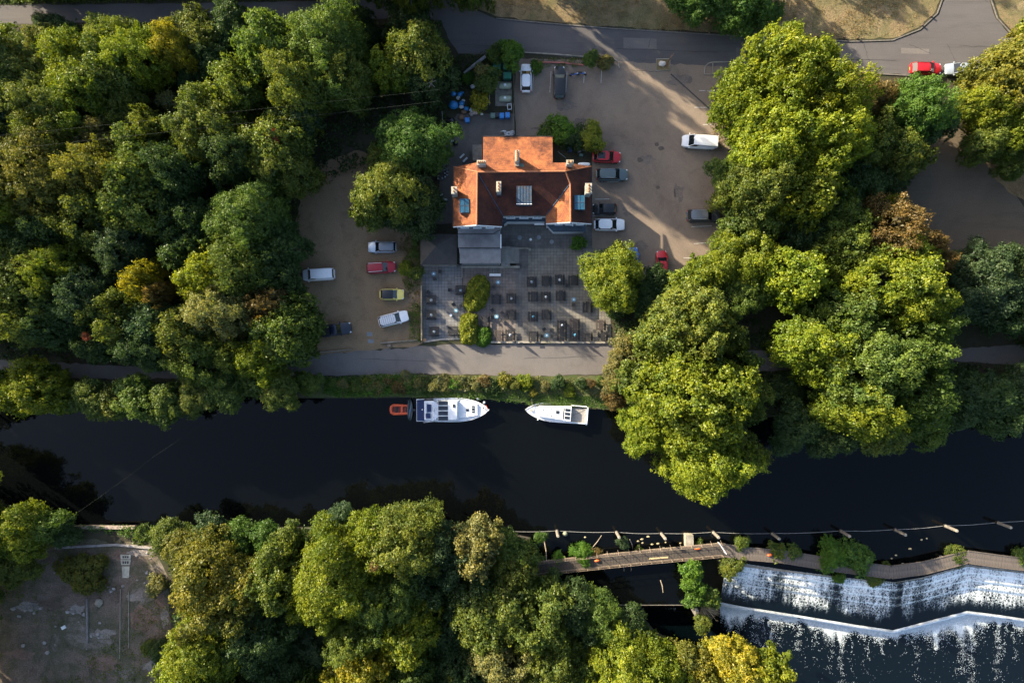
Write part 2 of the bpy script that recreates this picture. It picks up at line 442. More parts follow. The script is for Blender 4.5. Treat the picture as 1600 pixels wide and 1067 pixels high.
# upper river: its lower edge is the weir crest (the south edge of the footbridge)
CREST = [(1135, 878), (1160, 880), (1250, 893), (1330, 903), (1398, 909), (1440, 902), (1512, 882), (1560, 888), (1600, 893), (2000, 925)]
pts = [(-9000, 560), (9000, 560), (9000, 1000), (2600, 960)] + CREST[::-1] + [(1130, 868), (1078, 872), (1078, 944), (866, 944), (700, 1000), (-9000, 1000)]
sheet('river_water', pts, WZ, M_WATER)
sheet('river_bed', [(-9000, -500), (9000, -500), (9000, 2500), (-9000, 2500)], -5.2, M_SOIL)

def foam_mat(name, webby=True, dark=(.0012, .0032, .0045), amt=1.0, k=(.9, .75, .5), thr=1.10, sv=.22):
    m, nt, b = new_mat(name)
    uv = N(nt, 'ShaderNodeUVMap'); at_ = N(nt, 'ShaderNodeAttribute', attribute_name='foam')
    st = N(nt, 'ShaderNodeMapping'); st.inputs['Scale'].default_value = (1.0, sv, 1)
    nt.links.new(uv.outputs[0], st.inputs['Vector'])
    n1 = N(nt, 'ShaderNodeTexNoise', Scale=1.7, Detail=9.0, Roughness=.72, Distortion=.5); nt.links.new(st.outputs[0], n1.inputs['Vector'])
    n2 = N(nt, 'ShaderNodeTexNoise', Scale=.42, Detail=4.0, Roughness=.6); nt.links.new(st.outputs[0], n2.inputs['Vector'])
    n3 = N(nt, 'ShaderNodeTexNoise', Scale=6.0, Detail=6.0, Roughness=.75, Distortion=1.2); nt.links.new(uv.outputs[0], n3.inputs['Vector'])
    ds = N(nt, 'ShaderNodeVectorMath', operation='MULTIPLY_ADD'); ds.inputs[1].default_value = (.9, .9, .9)
    nt.links.new(n3.outputs['Color'], ds.inputs[0]); nt.links.new(uv.outputs[0], ds.inputs[2])
    vo = N(nt, 'ShaderNodeTexVoronoi', Scale=2.4, feature='DISTANCE_TO_EDGE'); nt.links.new(ds.outputs[0], vo.inputs['Vector'])
    wb = N(nt, 'ShaderNodeMapRange'); wb.inputs['From Min'].default_value = 0; wb.inputs['From Max'].default_value = .16
    wb.inputs['To Min'].default_value = .22 if webby else .06; wb.inputs['To Max'].default_value = -.10 if webby else 0
    nt.links.new(vo.outputs['Distance'], wb.inputs['Value'])
    def math_(op, a, c, v=None):
        k = N(nt, 'ShaderNodeMath', operation=op); nt.links.new(a, k.inputs[0])
        if c is not None: nt.links.new(c, k.inputs[1])
        else: k.inputs[1].default_value = v
        return k.outputs[0]
    s1 = math_('MULTIPLY', n1.outputs['Fac'], None, k[0]); s2 = math_('MULTIPLY', n2.outputs['Fac'], None, k[1])
    s3 = math_('MULTIPLY', n3.outputs['Fac'], None, k[2])
    tot = math_('ADD', math_('ADD', s1, s2), s3); tot = math_('ADD', tot, wb.outputs[0])
    tot = math_('ADD', tot, at_.outputs['Fac'])
    r = ramp(nt, [(.0, dark), (.32, tuple(.004+c for c in dark)), (.52, (.10, .13, .15)), (.95, (.80, .84, .86))], math_('MULTIPLY', math_('SUBTRACT', tot, None, thr), None, 2.6*amt))
    nt.links.new(r.outputs[0], b.inputs['Base Color']); b.inputs['Specular IOR Level'].default_value = .36; b.inputs['Roughness'].default_value = .12
    bp = N(nt, 'ShaderNodeBump', Strength=.10, Distance=.10); nt.links.new(tot, bp.inputs['Height']); nt.links.new(bp.outputs[0], b.inputs['Normal'])
    return m
M_FOAM = foam_mat('falling_water', amt=.62, thr=1.16, k=(1.0, .75, .8)); M_FOAM2 = foam_mat('tail_water', False, amt=.55, k=(1.3, .8, 1.8), thr=2.0, sv=.4)

def flow_sheet(name, A, B, prof, foam, m, nu=3.0, nv=40, over=None):
    """water surface between crest line A and line B; prof(t) gives (height, foam); t from 0 at A to 1 at B"""
    def resample(L, n):
        P = np.array([at(a, b, 0)[:2] for a, b in L]); d = np.r_[0, np.cumsum(np.linalg.norm(np.diff(P, axis=0), axis=1))]
        u = np.linspace(0, d[-1], n); return np.stack([np.interp(u, d, P[:, 0]), np.interp(u, d, P[:, 1])], 1), d[-1]
    n = 560; a, la = resample(A, n); b, _ = resample(B, n)
    vs = []; uvs = []; fo = []
    for i in range(n):
        for j in range(nv+1):
            t = j/nv; z = prof(t, i/n)
            x, y = a[i]*(1-t)+b[i]*t; k = (H-z)/H
            vs.append((x*k, y*k, z)); d = np.linalg.norm(a[i]-b[i])*t
            uvs.append((i/n*la, d)); fo.append(foam(t, i/n*la, d))
    fs = [(i*(nv+1)+j, i*(nv+1)+j+1, (i+1)*(nv+1)+j+1, (i+1)*(nv+1)+j) for i in range(n-1) for j in range(nv)]
    me = bpy.data.meshes.new(name); me.from_pydata(vs, [], fs); me.materials.append(m)
    ul = me.uv_layers.new(name='UVMap'); li = np.empty(len(me.loops), np.int32); me.loops.foreach_get('vertex_index', li)
    ul.data.foreach_set('uv', np.array(uvs, np.float32)[li].ravel())
    at_ = me.attributes.new('foam', 'FLOAT', 'POINT'); at_.data.foreach_set('value', np.array(fo, np.float32))
    me.polygons.foreach_set('use_smooth', [True]*len(me.polygons))
    o = bpy.data.objects.new(name, me); COL.objects.link(o); o['kind'] = 'structure'; return o

SILL = [(1125, 941), (1160, 948), (1250, 962), (1340, 977), (1396, 985), (1450, 971), (1512, 955), (1560, 961), (1600, 967), (2000, 1000)]
def steps(t, u):
    z0, z1 = WZ-.02, -2.7
    if t > .62: return z1
    s = t/.62*4; k = math.floor(s); f = s-k
    return z0+(z1-z0)*(k+min(1, f*3.0))/4
gaps = [(8.5, .9, .5), (17.5, .8, .6), (27.2, 1.0, .9), (30.5, 1.6, .3)]
def foam_up(t, s, d):
    v = .30*math.sin(s*.55)*.35+.05*math.sin(s*1.7)
    f = .11+.30*max(0, 1-t/.8) + v*.35
    if .10 < t < .62 and (t/.62*4) % 1 < .25: f += .16
    if t < .05: f -= .18
    for g, wd, st in gaps:
        f -= st*.55*math.exp(-((s-g)/wd)**2)
    if s > 38: f += .05
    f -= .55*max(0, (t-.72))/.28
    return f
flow_sheet('weir_cascade_water', CREST, SILL, steps, foam_up, M_FOAM, nv=56)
def drop(t, u): return -2.72 - 1.28*min(1, (t/.03))
RF = random.Random(12)
STREAK = [(RF.uniform(0, 50), RF.uniform(.2, .9), RF.uniform(2.5, 12), RF.uniform(.10, .34), RF.uniform(-.12, .12), RF.uniform(0, 6)) for _ in range(34)]
STREAK += [(7.8, .3, 12, .5, .05, 1), (19.0, .35, 12, .5, .02, 2), (38.2, .6, 9, .55, .03, 3), (39.5, .4, 14, .5, .06, 4), (44.2, .45, 12, .45, .04, 5), (34.2, .35, 3.4, .9, 0, 1)]
def foam_dn(t, s, d):
    if d < .3: return .7
    edge = 1.3+.5*math.sin(s*.8)+.5*math.sin(s*.37+1)+.3*math.sin(s*2.3)+(1.3*math.exp(-((s-38.5)/4)**2))
    f = -.62+1.75*math.exp(-(d/max(edge*1.25, .6))**1.15)
    for s0, w_, ln_, st_, dr, ph in STREAK:
        q = (s-s0-dr*d-.16*math.sin(d*1.1+ph))/(w_*(1+d*.06))
        if abs(q) < 2.5: f += st_*1.0*math.exp(-q*q)*math.exp(-(d/ln_)**2)
    return f
TAIL = [(1125, 1100), (1160, 1110), (1250, 1112), (1340, 1120), (1396, 1125), (1450, 1120), (1512, 1110), (1560, 1110), (1600, 1115), (2000, 1140)]
flow_sheet('tail_water', SILL, TAIL, drop, foam_dn, M_FOAM2, nv=70)
sheet('lower_river_water', [(600, 930), (2600, 950), (9000, 1100), (9000, 2400), (600, 2400)], LZ-.03, water_mat('pool_water', (.0012, .0032, .0045), .03, 1.2))

# concrete sill under the second fall and low wall where the channel drops
def along(px, z0, z1, wd):
    """wall boxes following a line of survey points"""
    mb = MB(); P = [Vector(at(a, b, z1)) for a, b in px]
    L = [];
    for i, p in enumerate(P):
        d = (P[min(i+1, len(P)-1)]-P[max(i-1, 0)]).normalized(); nn = Vector((-d.y, d.x, 0))*wd/2
        L.append([(p.x+nn.x, p.y+nn.y, z1), (p.x-nn.x, p.y-nn.y, z1), (p.x-nn.x, p.y-nn.y, z0), (p.x+nn.x, p.y+nn.y, z0)])
    return mb.loft(L)
o = along([(a, b+1) for a, b in SILL[:9]], -4.5, -2.62, .32).build('weir_sill', mat('wet_concrete', (.34, .36, .38), .5, var=.3, scale=1.5, wear=(.6, .64, .66)))
tag(o, 'long pale concrete sill with white water spilling over, lower step of the weir', 'weir')
o = along([(866, 944), (1078, 944)], -4.5, -1.05, .3).build('weir_wall', M_CONC)
tag(o, 'dark submerged wall where the narrow channel drops beside the ivy island', 'weir')
def foam_s(t, s, d): return .15*math.sin(s*1.1)+.1-1.1*abs(t-.5)+(.12 if 11 < s < 19 else -.45)
flow_sheet('spill_water', [(866, 945), (1078, 945)], [(866, 956), (1078, 956)], lambda t, u: -1.02-2.95*min(1, t*1.2), foam_s, M_FOAM2, nv=8)

# ---- roads and yards
sheet('road', [(-3000, -14), (-20, 9), (250, 6), (500, 2), (650, -1), (700, -1), (742, 16), (775, 30), (860, 38), (960, 46), (1080, 53), (1200, 60), (1330, 67), (1395, 65),
               (1440, 48), (1468, 22), (1476, 0), (1478, -300), (1545, -300), (1546, 0), (1556, 30), (1575, 52), (1600, 62), (5000, 90), (5000, 140), (1600, 119), (1440, 118), (1320, 112), (1120, 106), (960, 97), (820, 82),
               (790, 84), (740, 86), (716, 84), (700, 60), (690, 32), (640, 28), (500, 33), (250, 35), (-20, 38), (-3000, 20)], .008, M_ROAD, wob=.5)
sheet('car_park', [(806, 92), (960, 96), (1130, 104), (1150, 140), (1140, 420), (1080, 480), (960, 480), (925, 400), (925, 215), (806, 212), (804, 150)], .012, M_LOT, wob=.7)
sheet('car_park', [(500, 255), (560, 235), (620, 250), (660, 330), (664, 534), (652, 540), (500, 556), (440, 545), (455, 400), (470, 300)], .012, M_GRAV, wob=1.2)
sheet('towpath', [(-3000, 560), (0, 562), (200, 572), (440, 562), (520, 552), (640, 543), (700, 538), (950, 537), (1200, 548), (1480, 545), (1600, 538), (5000, 520),
                  (5000, 575), (1600, 572), (1480, 562), (1250, 578), (950, 584), (820, 587), (640, 583), (500, 588), (200, 592), (0, 590), (-3000, 588)], .016, M_ASPH, wob=.8)
sheet('verge', [(700, -4), (742, 12), (775, 26), (860, 34), (960, 42), (1080, 49), (1200, 56), (1330, 62), (1395, 60), (1434, 44), (1461, 20), (1470, -4), (1470, -900), (700, -900)], .020, M_DRY, wob=.9)
sheet('verge', [(1551, -4), (1562, 27), (1580, 47), (1606, 56), (5000, 82), (5000, -900), (1551, -900)], .020, M_DRY, wob=.6)
sheet('track', [(1180, 330), (1440, 180), (1505, 200), (1605, 330), (2200, 700), (2200, 900), (1605, 440), (1500, 470), (1400, 470)], .008,
      ground_mat('dark_track', [(.085, .068, .048), (.12, .095, .07)], .05, .3, 7, (.3, 2, 1), .3, .3), wob=1)
sheet('verge', [(1505, 195), (1530, 232), (1550, 275), (1575, 300), (1606, 318), (2300, 600), (2300, 200), (1560, 180)], .012,
      ground_mat('leaf_litter', [(.11, .07, .035), (.19, .125, .06), (.24, .17, .09)], .12, 1, 6, (1, 1, 1), .6, .4), wob=1)
sheet('bank', [(480, 592), (640, 585), (820, 588), (952, 586), (1100, 600), (1100, 652), (950, 639), (828, 633), (822, 628), (760, 623), (640, 620), (560, 621), (480, 620)], .008, M_BANK, wob=.8)
sheet('waste_ground', [(-2000, 845), (110, 842), (240, 850), (262, 900), (268, 1000), (280, 1400), (-2000, 1500)], .006, M_WASTE, wob=2)

# kerbs and edges
M_KERB = mat('worn_kerb', (.13, .12, .11), .9, var=.3, scale=3)
def kerb(px, label, h=.12, wd=.16, m=None):
    o = along(px, 0, h, wd).build('kerb', m or M_KERB); o['kind'] = 'structure'; return o
kerb([(775, 29), (860, 37), (960, 45), (1080, 52), (1200, 59), (1330, 65), (1395, 63), (1438, 46), (1465, 21), (1474, -4)], '')
kerb([(1548, -4), (1559, 29), (1578, 50), (1602, 60)], '')
kerb([(1240, 110), (1320, 113), (1440, 119), (1520, 119)], '')

# parking bay lines
M_LINE = mat('worn_white_paint', (.42, .41, .39), .8, var=.4, scale=6)
def line(a, b, wd=.09):
    A = Vector(at(*a)); B = Vector(at(*b)); d = (B-A).normalized(); n = Vector((-d.y, d.x, 0))*wd/2
    mb = MB(); mb.add([(A+n)[:2]+(.018,), (A-n)[:2]+(.018,), (B-n)[:2]+(.018,), (B+n)[:2]+(.018,)], [(0, 1, 2, 3)])
    o = mb.build('bay_line', M_LINE, kind='structure')
for a, b in [((834, 111), (832, 143)), ((861, 112), (859, 145)), ((886, 112), (884, 145)), ((913, 112), (912, 130)), ((940, 110), (939, 130)),
             ((1092, 142), (1102, 142)), ((1105, 142.5), (1118, 143)), ((1085, 168), (1112, 168.5)), ((1098, 195), (1114, 195)), ((1080, 354.5), (1113, 353)), ((1084, 381), (1110, 379)),
             ((1068, 403), (1108, 404)), ((930, 311.5), (952, 311)), ((948, 284.5), (968, 284)), ((926, 337), (946, 336))]:
    line(a, b)
M_TAR = mat('dark_tar', (.03, .028, .03), .7)
A = Vector(at(1048, 116)); B = Vector(at(1108, 170)); d = (B-A).normalized(); n = Vector((-d.y, d.x, 0))*.1
MB().add([tuple((A+n)[:2])+(.018,), tuple((A-n)[:2])+(.018,), tuple((B-n)[:2])+(.018,), tuple((B+n)[:2])+(.018,)], [(0, 1, 2, 3)]).build('trench_scar', M_TAR, kind='structure')
M_DAMP = mat('damp_patch', (.075, .062, .052), .85, var=.25, scale=3)
for a, b, r in [(1026, 226, 4), (1033, 232, 5), (1028, 293, 3.5), (1000, 250, 5)]:
    sheet('drain_patch', [(a+r*math.cos(t*PI/5)*rnd.uniform(.75, 1.1), b+r*.8*math.sin(t*PI/5)*rnd.uniform(.75, 1.1)) for t in range(10)], .017, M_DAMP)
for a, b, wx, wy in [(1000, 68, 26, 9), (1430, 80, 22, 5), (1180, 83, 30, 8), (1310, 92, 16, 10)]:
    sheet('road_patch', [(a-wx, b-wy), (a+wx, b-wy+2), (a+wx, b+wy), (a-wx, b+wy-1)], .013, M_ASPH)

# ---- patio paving
def paving(name, cols, w1=.5, h1=.5, mortar=(.075, .072, .07), off=0.0):
    m, nt, b = new_mat(name)
    tc = N(nt, 'ShaderNodeTexCoord')
    br = N(nt, 'ShaderNodeTexBrick', Scale=1.0); br.offset = off; br.inputs['Brick Width'].default_value = w1; br.inputs['Row Height'].default_value = h1
    br.inputs['Mortar Size'].default_value = .022; br.inputs['Color1'].default_value = (*cols[0], 1); br.inputs['Color2'].default_value = (*cols[1], 1)
    br.inputs['Mortar'].default_value = (*mortar, 1); br.inputs['Bias'].default_value = 0
    nt.links.new(tc.outputs['Object'], br.inputs['Vector'])
    n = N(nt, 'ShaderNodeTexNoise', Scale=.55, Detail=9.0, Roughness=.7); nt.links.new(tc.outputs['Object'], n.inputs['Vector'])
    r = ramp(nt, [(.3, (.60, .58, .56)), (.62, (1.1, 1.1, 1.1))], n.outputs['Fac'])
    mx = N(nt, 'ShaderNodeMix', data_type='RGBA', blend_type='MULTIPLY'); mx.inputs['Factor'].default_value = 1
    nt.links.new(br.outputs['Color'], mx.inputs['A']); nt.links.new(r.outputs[0], mx.inputs['B'])
    nt.links.new(mx.outputs['Result'], b.inputs['Base Color']); b.inputs['Roughness'].default_value = .9
    bp = N(nt, 'ShaderNodeBump', Strength=.5, Distance=.02, invert=True); nt.links.new(br.outputs['Fac'], bp.inputs['Height']); nt.links.new(bp.outputs[0], b.inputs['Normal'])
    return m
M_PAVL = paving('grey_slabs', [(.15, .15, .155), (.19, .188, .19)])
M_PAVM = paving('pink_slabs', [(.15, .125, .112), (.185, .155, .14)])
M_PAVR = paving('buff_slabs', [(.15, .14, .125), (.185, .172, .15)])
M_PAVD = paving('path_slabs', [(.10, .096, .092), (.125, .118, .112)])
sheet('patio', [(660, 414), (722, 414), (722, 440), (728, 530), (662, 532)], .021, M_PAVL)
sheet('patio', [(722, 416), (806, 416), (806, 533), (728, 533)], .024, M_PAVM)
sheet('patio', [(806, 390), (825, 390), (825, 533), (806, 533)], .028, M_PAVD)
sheet('patio', [(825, 388), (950, 388), (955, 533), (825, 533)], .025, M_PAVR)
sheet('patio', [(780, 345), (925, 350), (925, 392), (780, 392)], .022, M_PAVD)
sheet('yard', [(715, 178), (804, 178), (804, 262), (925, 262), (925, 345), (780, 350), (680, 350), (690, 250), (700, 200)], .014,
      ground_mat('yard_concrete', [(.10, .092, .086), (.14, .13, .12)], .1, .5, 8, (1, 1, 1), .2, .3), wob=.6)

# patches on the waste ground
M_PALE = ground_mat('pale_rubble', [(.13, .112, .10), (.27, .235, .21), (.17, .15, .13)], .5, 2.0, 8, (1, 1, 1), .8, .5)
M_RBR = ground_mat('reddish_soil', [(.14, .09, .07), (.22, .15, .12)], .4, 1.5, 6, (1, 1, 1), .6, .4)
RW = random.Random(4)
for a, b, rx, ry, m in [(120, 952, 14, 9, M_PALE), (45, 948, 20, 10, M_PALE), (212, 932, 18, 7, M_PALE), (160, 990, 22, 9, M_PALE), (222, 863, 22, 6, M_PALE), (100, 885, 5, 14, M_PALE), (257, 965, 7, 16, M_PALE),
                        (30, 1022, 24, 9, M_RBR), (222, 965, 24, 20, M_RBR), (250, 935, 9, 16, M_RBR), (185, 868, 14, 9, M_RBR), (160, 1035, 26, 12, M_RBR), (300-60, 1040, 20, 9, M_PALE)]:
    sheet('bare_patch', [(a+rx*math.cos(t*PI/9)*RW.uniform(.55, 1.2), b+ry*math.sin(t*PI/9)*RW.uniform(.55, 1.2)) for t in range(18)], .010 if m is M_RBR else .014, m)
# worn patches, cracks and tyre-darkened lanes on the tarmac
M_WORN = ground_mat('worn_tarmac', [(.12, .10, .09), (.165, .138, .118)], .3, 1.2, 7, (1, 1, 1), .3, .4)
for a, b, rx, ry in [(905, 190, 14, 5), (880, 165, 20, 8), (1010, 250, 16, 7), (1065, 125, 22, 12), (985, 330, 12, 10), (860, 200, 26, 6), (1000, 385, 18, 8), (1060, 300, 10, 16)]:
    sheet('worn_patch', [(a+rx*math.cos(t*PI/9)*RW.uniform(.5, 1.25), b+ry*math.sin(t*PI/9)*RW.uniform(.5, 1.25)) for t in range(18)], .0145, M_WORN)
def crack(pts, w_=.05, z=.0195):
    mb = MB(); P = [Vector(at(a, b, z)) for a, b in pts]; L = []
    for i, p in enumerate(P):
        d = (P[min(i+1, len(P)-1)]-P[max(i-1, 0)]).normalized(); n = Vector((-d.y, d.x, 0))*w_*RW.uniform(.5, 1.3)
        L += [tuple(p+n), tuple(p-n)]
    mb.add(L, [(2*i, 2*i+1, 2*i+3, 2*i+2) for i in range(len(P)-1)]); mb.build('crack', M_TAR, kind='structure')
for (x0, y0), (x1, y1) in [((962, 76), (1120, 82)), ((1016, 62), (1014, 74)), ((985, 110), (1026, 113)), ((720, 70), (800, 74)), ((1200, 88), (1400, 96)), ((1350, 70), (1362, 108)), ((1480, 70), (1500, 108)), ((1500, 72), (1590, 76)), ((560, 560), (700, 566)), ((820, 560), (940, 556)), ((1420, 70), (1455, 84))]:
    n = 9; crack([(x0+(x1-x0)*i/n+RW.gauss(0, .6), y0+(y1-y0)*i/n+RW.gauss(0, .6)) for i in range(n+1)], .035)

# foam torn into flecks that drift off in streaks below the second fall
M_FLECK = mat('foam_flecks', (.50, .56, .60), .6, var=.2, scale=3)
def foam_flecks():
    rg = np.random.default_rng(31)
    a = np.array([at(p[0], p[1], 0)[:2] for p in SILL]); dd = np.r_[0, np.cumsum(np.linalg.norm(np.diff(a, axis=0), axis=1))]
    P = []; sz = []
    def put(s, d, q):
        x = np.interp(s, dd, a[:, 0]); y = np.interp(s, dd, a[:, 1]) - d
        P.append(np.stack([x, y, np.full(len(x), LZ+.03)], 1)); sz.append(q)
    n = 26000; s = rg.uniform(0, 49, n)          # churned band along the foot of the fall
    ed = 1.0+.45*np.sin(s*.8)+.4*np.sin(s*.37+1)+.25*np.sin(s*2.3)+1.3*np.exp(-((s-38.5)/4)**2)
    d = .2+rg.exponential(.42, n)*np.maximum(ed, .4); put(s, d, rg.uniform(.08, .28, n)/(1+d*.30))
    R_ = random.Random(5)
    ST = [(R_.uniform(1, 49), R_.uniform(.08, .32), R_.uniform(3, 12), R_.randint(40, 180)) for _ in range(24)]
    ST += [(7.9, .16, 12, 650), (19.2, .2, 12, 600), (38.3, .4, 9, 900), (40.0, .25, 13, 800), (44.3, .3, 12, 600), (34.2, .22, 3.0, 500), (12.5, .3, 5, 300), (5.2, .3, 8, 260)]
    for s0, w_, ln_, k in ST:
        d = .5+rg.random(k)**1.4*ln_; ph = R_.uniform(0, 6)
        if s0 == 34.2: d = 2.6+rg.random(k)*2.6
        s = s0+.22*np.sin(d*1.3+ph)+.1*np.sin(d*3.7+ph)+R_.uniform(-.05, .05)*d+rg.normal(0, 1, k)*w_*(.5+.12*d)
        keep = np.sin(d*2.1+ph*2)+np.sin(d*5.3+ph)+rg.normal(0, .6, k) > -.5
        put(s[keep], d[keep], (rg.uniform(.05, .15, k)/(1+d*.04))[keep])
    k = 500; put(rg.uniform(0, 49, k), rg.random(k)*12+.5, rg.uniform(.03, .08, k))
    P = np.concatenate(P); sz = np.concatenate(sz)
    P[:, :2] *= (H-LZ)/H; P[:, 2] += rg.uniform(0, .03, len(P)); Nn = unit(np.array([0, 0, 1.])+rg.normal(size=P.shape)*.12)
    me = leaf_mesh('foam_flecks', P, Nn, sz, np.zeros(len(P)), rg, .8); me.materials[0] = M_FLECK
    o = bpy.data.objects.new('foam_flecks', me); COL.objects.link(o); tag(o, 'white foam flecks trailing downstream from the lower step of the weir', 'foam', kind='stuff')
foam_flecks()
# ------------------------------------------------------------------ the brick house
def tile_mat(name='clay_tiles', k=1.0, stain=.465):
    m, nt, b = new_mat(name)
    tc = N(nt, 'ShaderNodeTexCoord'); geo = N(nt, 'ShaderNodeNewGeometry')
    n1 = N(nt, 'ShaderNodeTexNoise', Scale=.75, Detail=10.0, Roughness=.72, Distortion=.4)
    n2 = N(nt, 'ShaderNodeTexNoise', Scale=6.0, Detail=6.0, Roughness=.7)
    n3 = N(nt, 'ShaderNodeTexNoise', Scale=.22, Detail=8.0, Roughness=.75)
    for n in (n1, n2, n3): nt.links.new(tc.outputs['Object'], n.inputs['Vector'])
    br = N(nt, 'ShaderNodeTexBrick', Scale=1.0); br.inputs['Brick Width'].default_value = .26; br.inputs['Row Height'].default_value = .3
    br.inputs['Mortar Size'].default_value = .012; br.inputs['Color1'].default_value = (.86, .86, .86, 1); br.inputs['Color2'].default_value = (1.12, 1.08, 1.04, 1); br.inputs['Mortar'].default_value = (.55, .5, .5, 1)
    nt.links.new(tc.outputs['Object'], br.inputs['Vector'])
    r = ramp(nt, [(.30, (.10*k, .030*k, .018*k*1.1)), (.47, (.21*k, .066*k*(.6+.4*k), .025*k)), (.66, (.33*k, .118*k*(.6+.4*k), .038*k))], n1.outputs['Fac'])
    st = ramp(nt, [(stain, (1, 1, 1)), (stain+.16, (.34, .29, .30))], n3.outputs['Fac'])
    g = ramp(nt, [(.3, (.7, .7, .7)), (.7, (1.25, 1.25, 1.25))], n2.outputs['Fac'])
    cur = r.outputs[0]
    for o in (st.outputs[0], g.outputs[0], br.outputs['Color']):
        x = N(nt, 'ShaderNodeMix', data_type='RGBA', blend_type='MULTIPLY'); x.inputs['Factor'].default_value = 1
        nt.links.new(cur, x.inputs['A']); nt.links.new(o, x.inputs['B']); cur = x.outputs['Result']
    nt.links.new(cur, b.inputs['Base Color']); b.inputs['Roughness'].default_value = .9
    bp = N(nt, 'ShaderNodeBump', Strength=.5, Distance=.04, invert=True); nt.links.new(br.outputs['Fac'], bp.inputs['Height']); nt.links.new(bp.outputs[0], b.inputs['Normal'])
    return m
M_TILE = tile_mat(); M_TILE_SHADE = tile_mat('shaded_red_tiles', .27, .44)  # darker copy paints in the shade of slopes facing off the sun, plus stain
M_RIDGE = mat('ridge_tiles', (.34, .13, .06), .85, var=.3, scale=5, bump=.3)
M_WALL = mat('pale_render', (.42, .44, .47), .8, var=.12, scale=1.5)
M_BRICK = mat('old_brick', (.30, .20, .14), .9, var=.3, scale=8, bump=.4)
M_LEAD = mat('blue_grey_lead', (.022, .05, .09), .85, var=.3, scale=2.5, wear=(.07, .055, .05))
M_SLATE = mat('dark_slate', (.035, .055, .08), .4, var=.3, scale=2)
M_FELT = mat('roofing_felt', (.17, .175, .185), .8, var=.2, scale=.9, bump=.2, wear=(.11, .11, .12))
M_FELT2 = mat('dark_canopy', (.030, .028, .028), .8, var=.25, scale=1)
M_FELT3 = mat('brown_canopy', (.075, .06, .045), .85, var=.25, scale=1)
M_WHITE = paint('white_paint', (.72, .73, .74))
M_FRAME = mat('white_frame', (.62, .66, .7), .5, var=.08)
M_GLASS = mat('window_glass', (.012, .02, .03), .06, var=.2)
M_BLUEG = mat('skylight_glass', (.02, .075, .13), .12, var=.25, scale=1.5)
M_POT = mat('terracotta_pot', (.45, .23, .11), .8, var=.2, scale=6)
M_BLACK = mat('black_paint', (.018, .018, .02), .5)
M_MOSS = mat('mossy_cap', (.36, .33, .28), .9, var=.3, scale=4, wear=(.2, .18, .1))

def Z(zx, zy, z): return at(680+zx/5.336, 200+zy/5.336, z)
RZ = 9.4
house = empty('house', at(815, 300, 0), 0, 'white walled house with orange clay tile roof, hipped wings and many chimneys', 'house')
# points
RL = Z(350, 368, RZ); RR = Z(1085, 362, RZ)
# slope of the north side as a plane in y
n0 = Z(600, 75, 5.6); SB_ = (RZ-5.6)/(n0[1]-RL[1])
def npt(zx, zy):
    py = 200+zy/5.336; Y0 = (533.5-py)/10; # y = Y0*(H-z)/H ; z = RZ - SB_*(y-yr)
    z = (RZ - SB_*(Y0-RL[1]))/(1-SB_*Y0/H) ; return Z(zx, zy, z)
WZN = 6.2
rb = MB()
rb.slab([RL, RR, npt(1105, 290), npt(980, 290), npt(978, 75), npt(400, 75), npt(398, 290), npt(345, 290)], .18)          # north slope
rw1 = Z(1125, 465, 8.5); rw2 = Z(1128, 785, 8.5)
vL = Z(565, 733, WZN); vR = Z(920, 733, WZN)
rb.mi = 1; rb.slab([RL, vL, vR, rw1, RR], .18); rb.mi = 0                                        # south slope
lg = Z(345, 808, 9.1); 
rb.slab([RL, Z(155, 325, WZN), Z(150, 822, WZN), lg], .18)                                      # left wing, west
rb.slab([RL, npt(345, 290), Z(155, 325, WZN)], .18)
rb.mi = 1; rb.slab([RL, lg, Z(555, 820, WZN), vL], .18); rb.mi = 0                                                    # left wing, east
rb.slab([rw1, vR, Z(925, 795, WZN), rw2], .18)                                                  # right wing, west
ne = Z(1300, 322, WZN); se = Z(1300, 797, WZN)
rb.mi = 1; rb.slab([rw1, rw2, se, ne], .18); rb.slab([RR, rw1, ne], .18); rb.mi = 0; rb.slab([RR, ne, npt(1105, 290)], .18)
rb.mi = 1; roof = rb.build('roof', [M_TILE, M_TILE_SHADE], house)
rt = MB(); up = Vector((0, 0, .04))
for a, b, r in [(RL, RR, .13), (RL, lg, .12), (rw1, rw2, .12), (RR, rw1, .12), (RR, ne, .08), (RL, Z(155, 325, WZN), .08)]:
    MB().tube([Vector(a)+up, Vector(b)+up], r, 6).build('ridge_tiles', M_RIDGE, roof)
vg = MB()
for a, b in [(RL, vL), (rw1, vR)]: MB().tube([Vector(a)+up*2.2, Vector(b)+up*2.2], .07, 4).build('valley_gutter', M_LEAD, roof)
gt = MB()
for a, b in [(Z(400, 72, 5.5), Z(980, 72, 5.5)), (vL, vR), (Z(147, 325, 6.1), Z(143, 820, 6.1)), (Z(1305, 325, 6.1), Z(1305, 795, 6.1)), (Z(565, 735, 6.05), Z(555, 822, 6.05))]:
    MB().tube([a, b], .07, 5).build('gutter', M_BLACK, roof)
bb = MB()
for a, b, c in [(Z(152, 826, 6.15), Z(345, 812, 9.05), Z(555, 825, 6.15)), (Z(925, 799, 6.15), Z(1128, 789, 8.45), Z(1300, 801, 6.15))]:
    MB().tube([a, b], .09, 4).build('bargeboard', M_FRAME, roof); MB().tube([b, c], .09, 4).build('bargeboard', M_FRAME, roof)
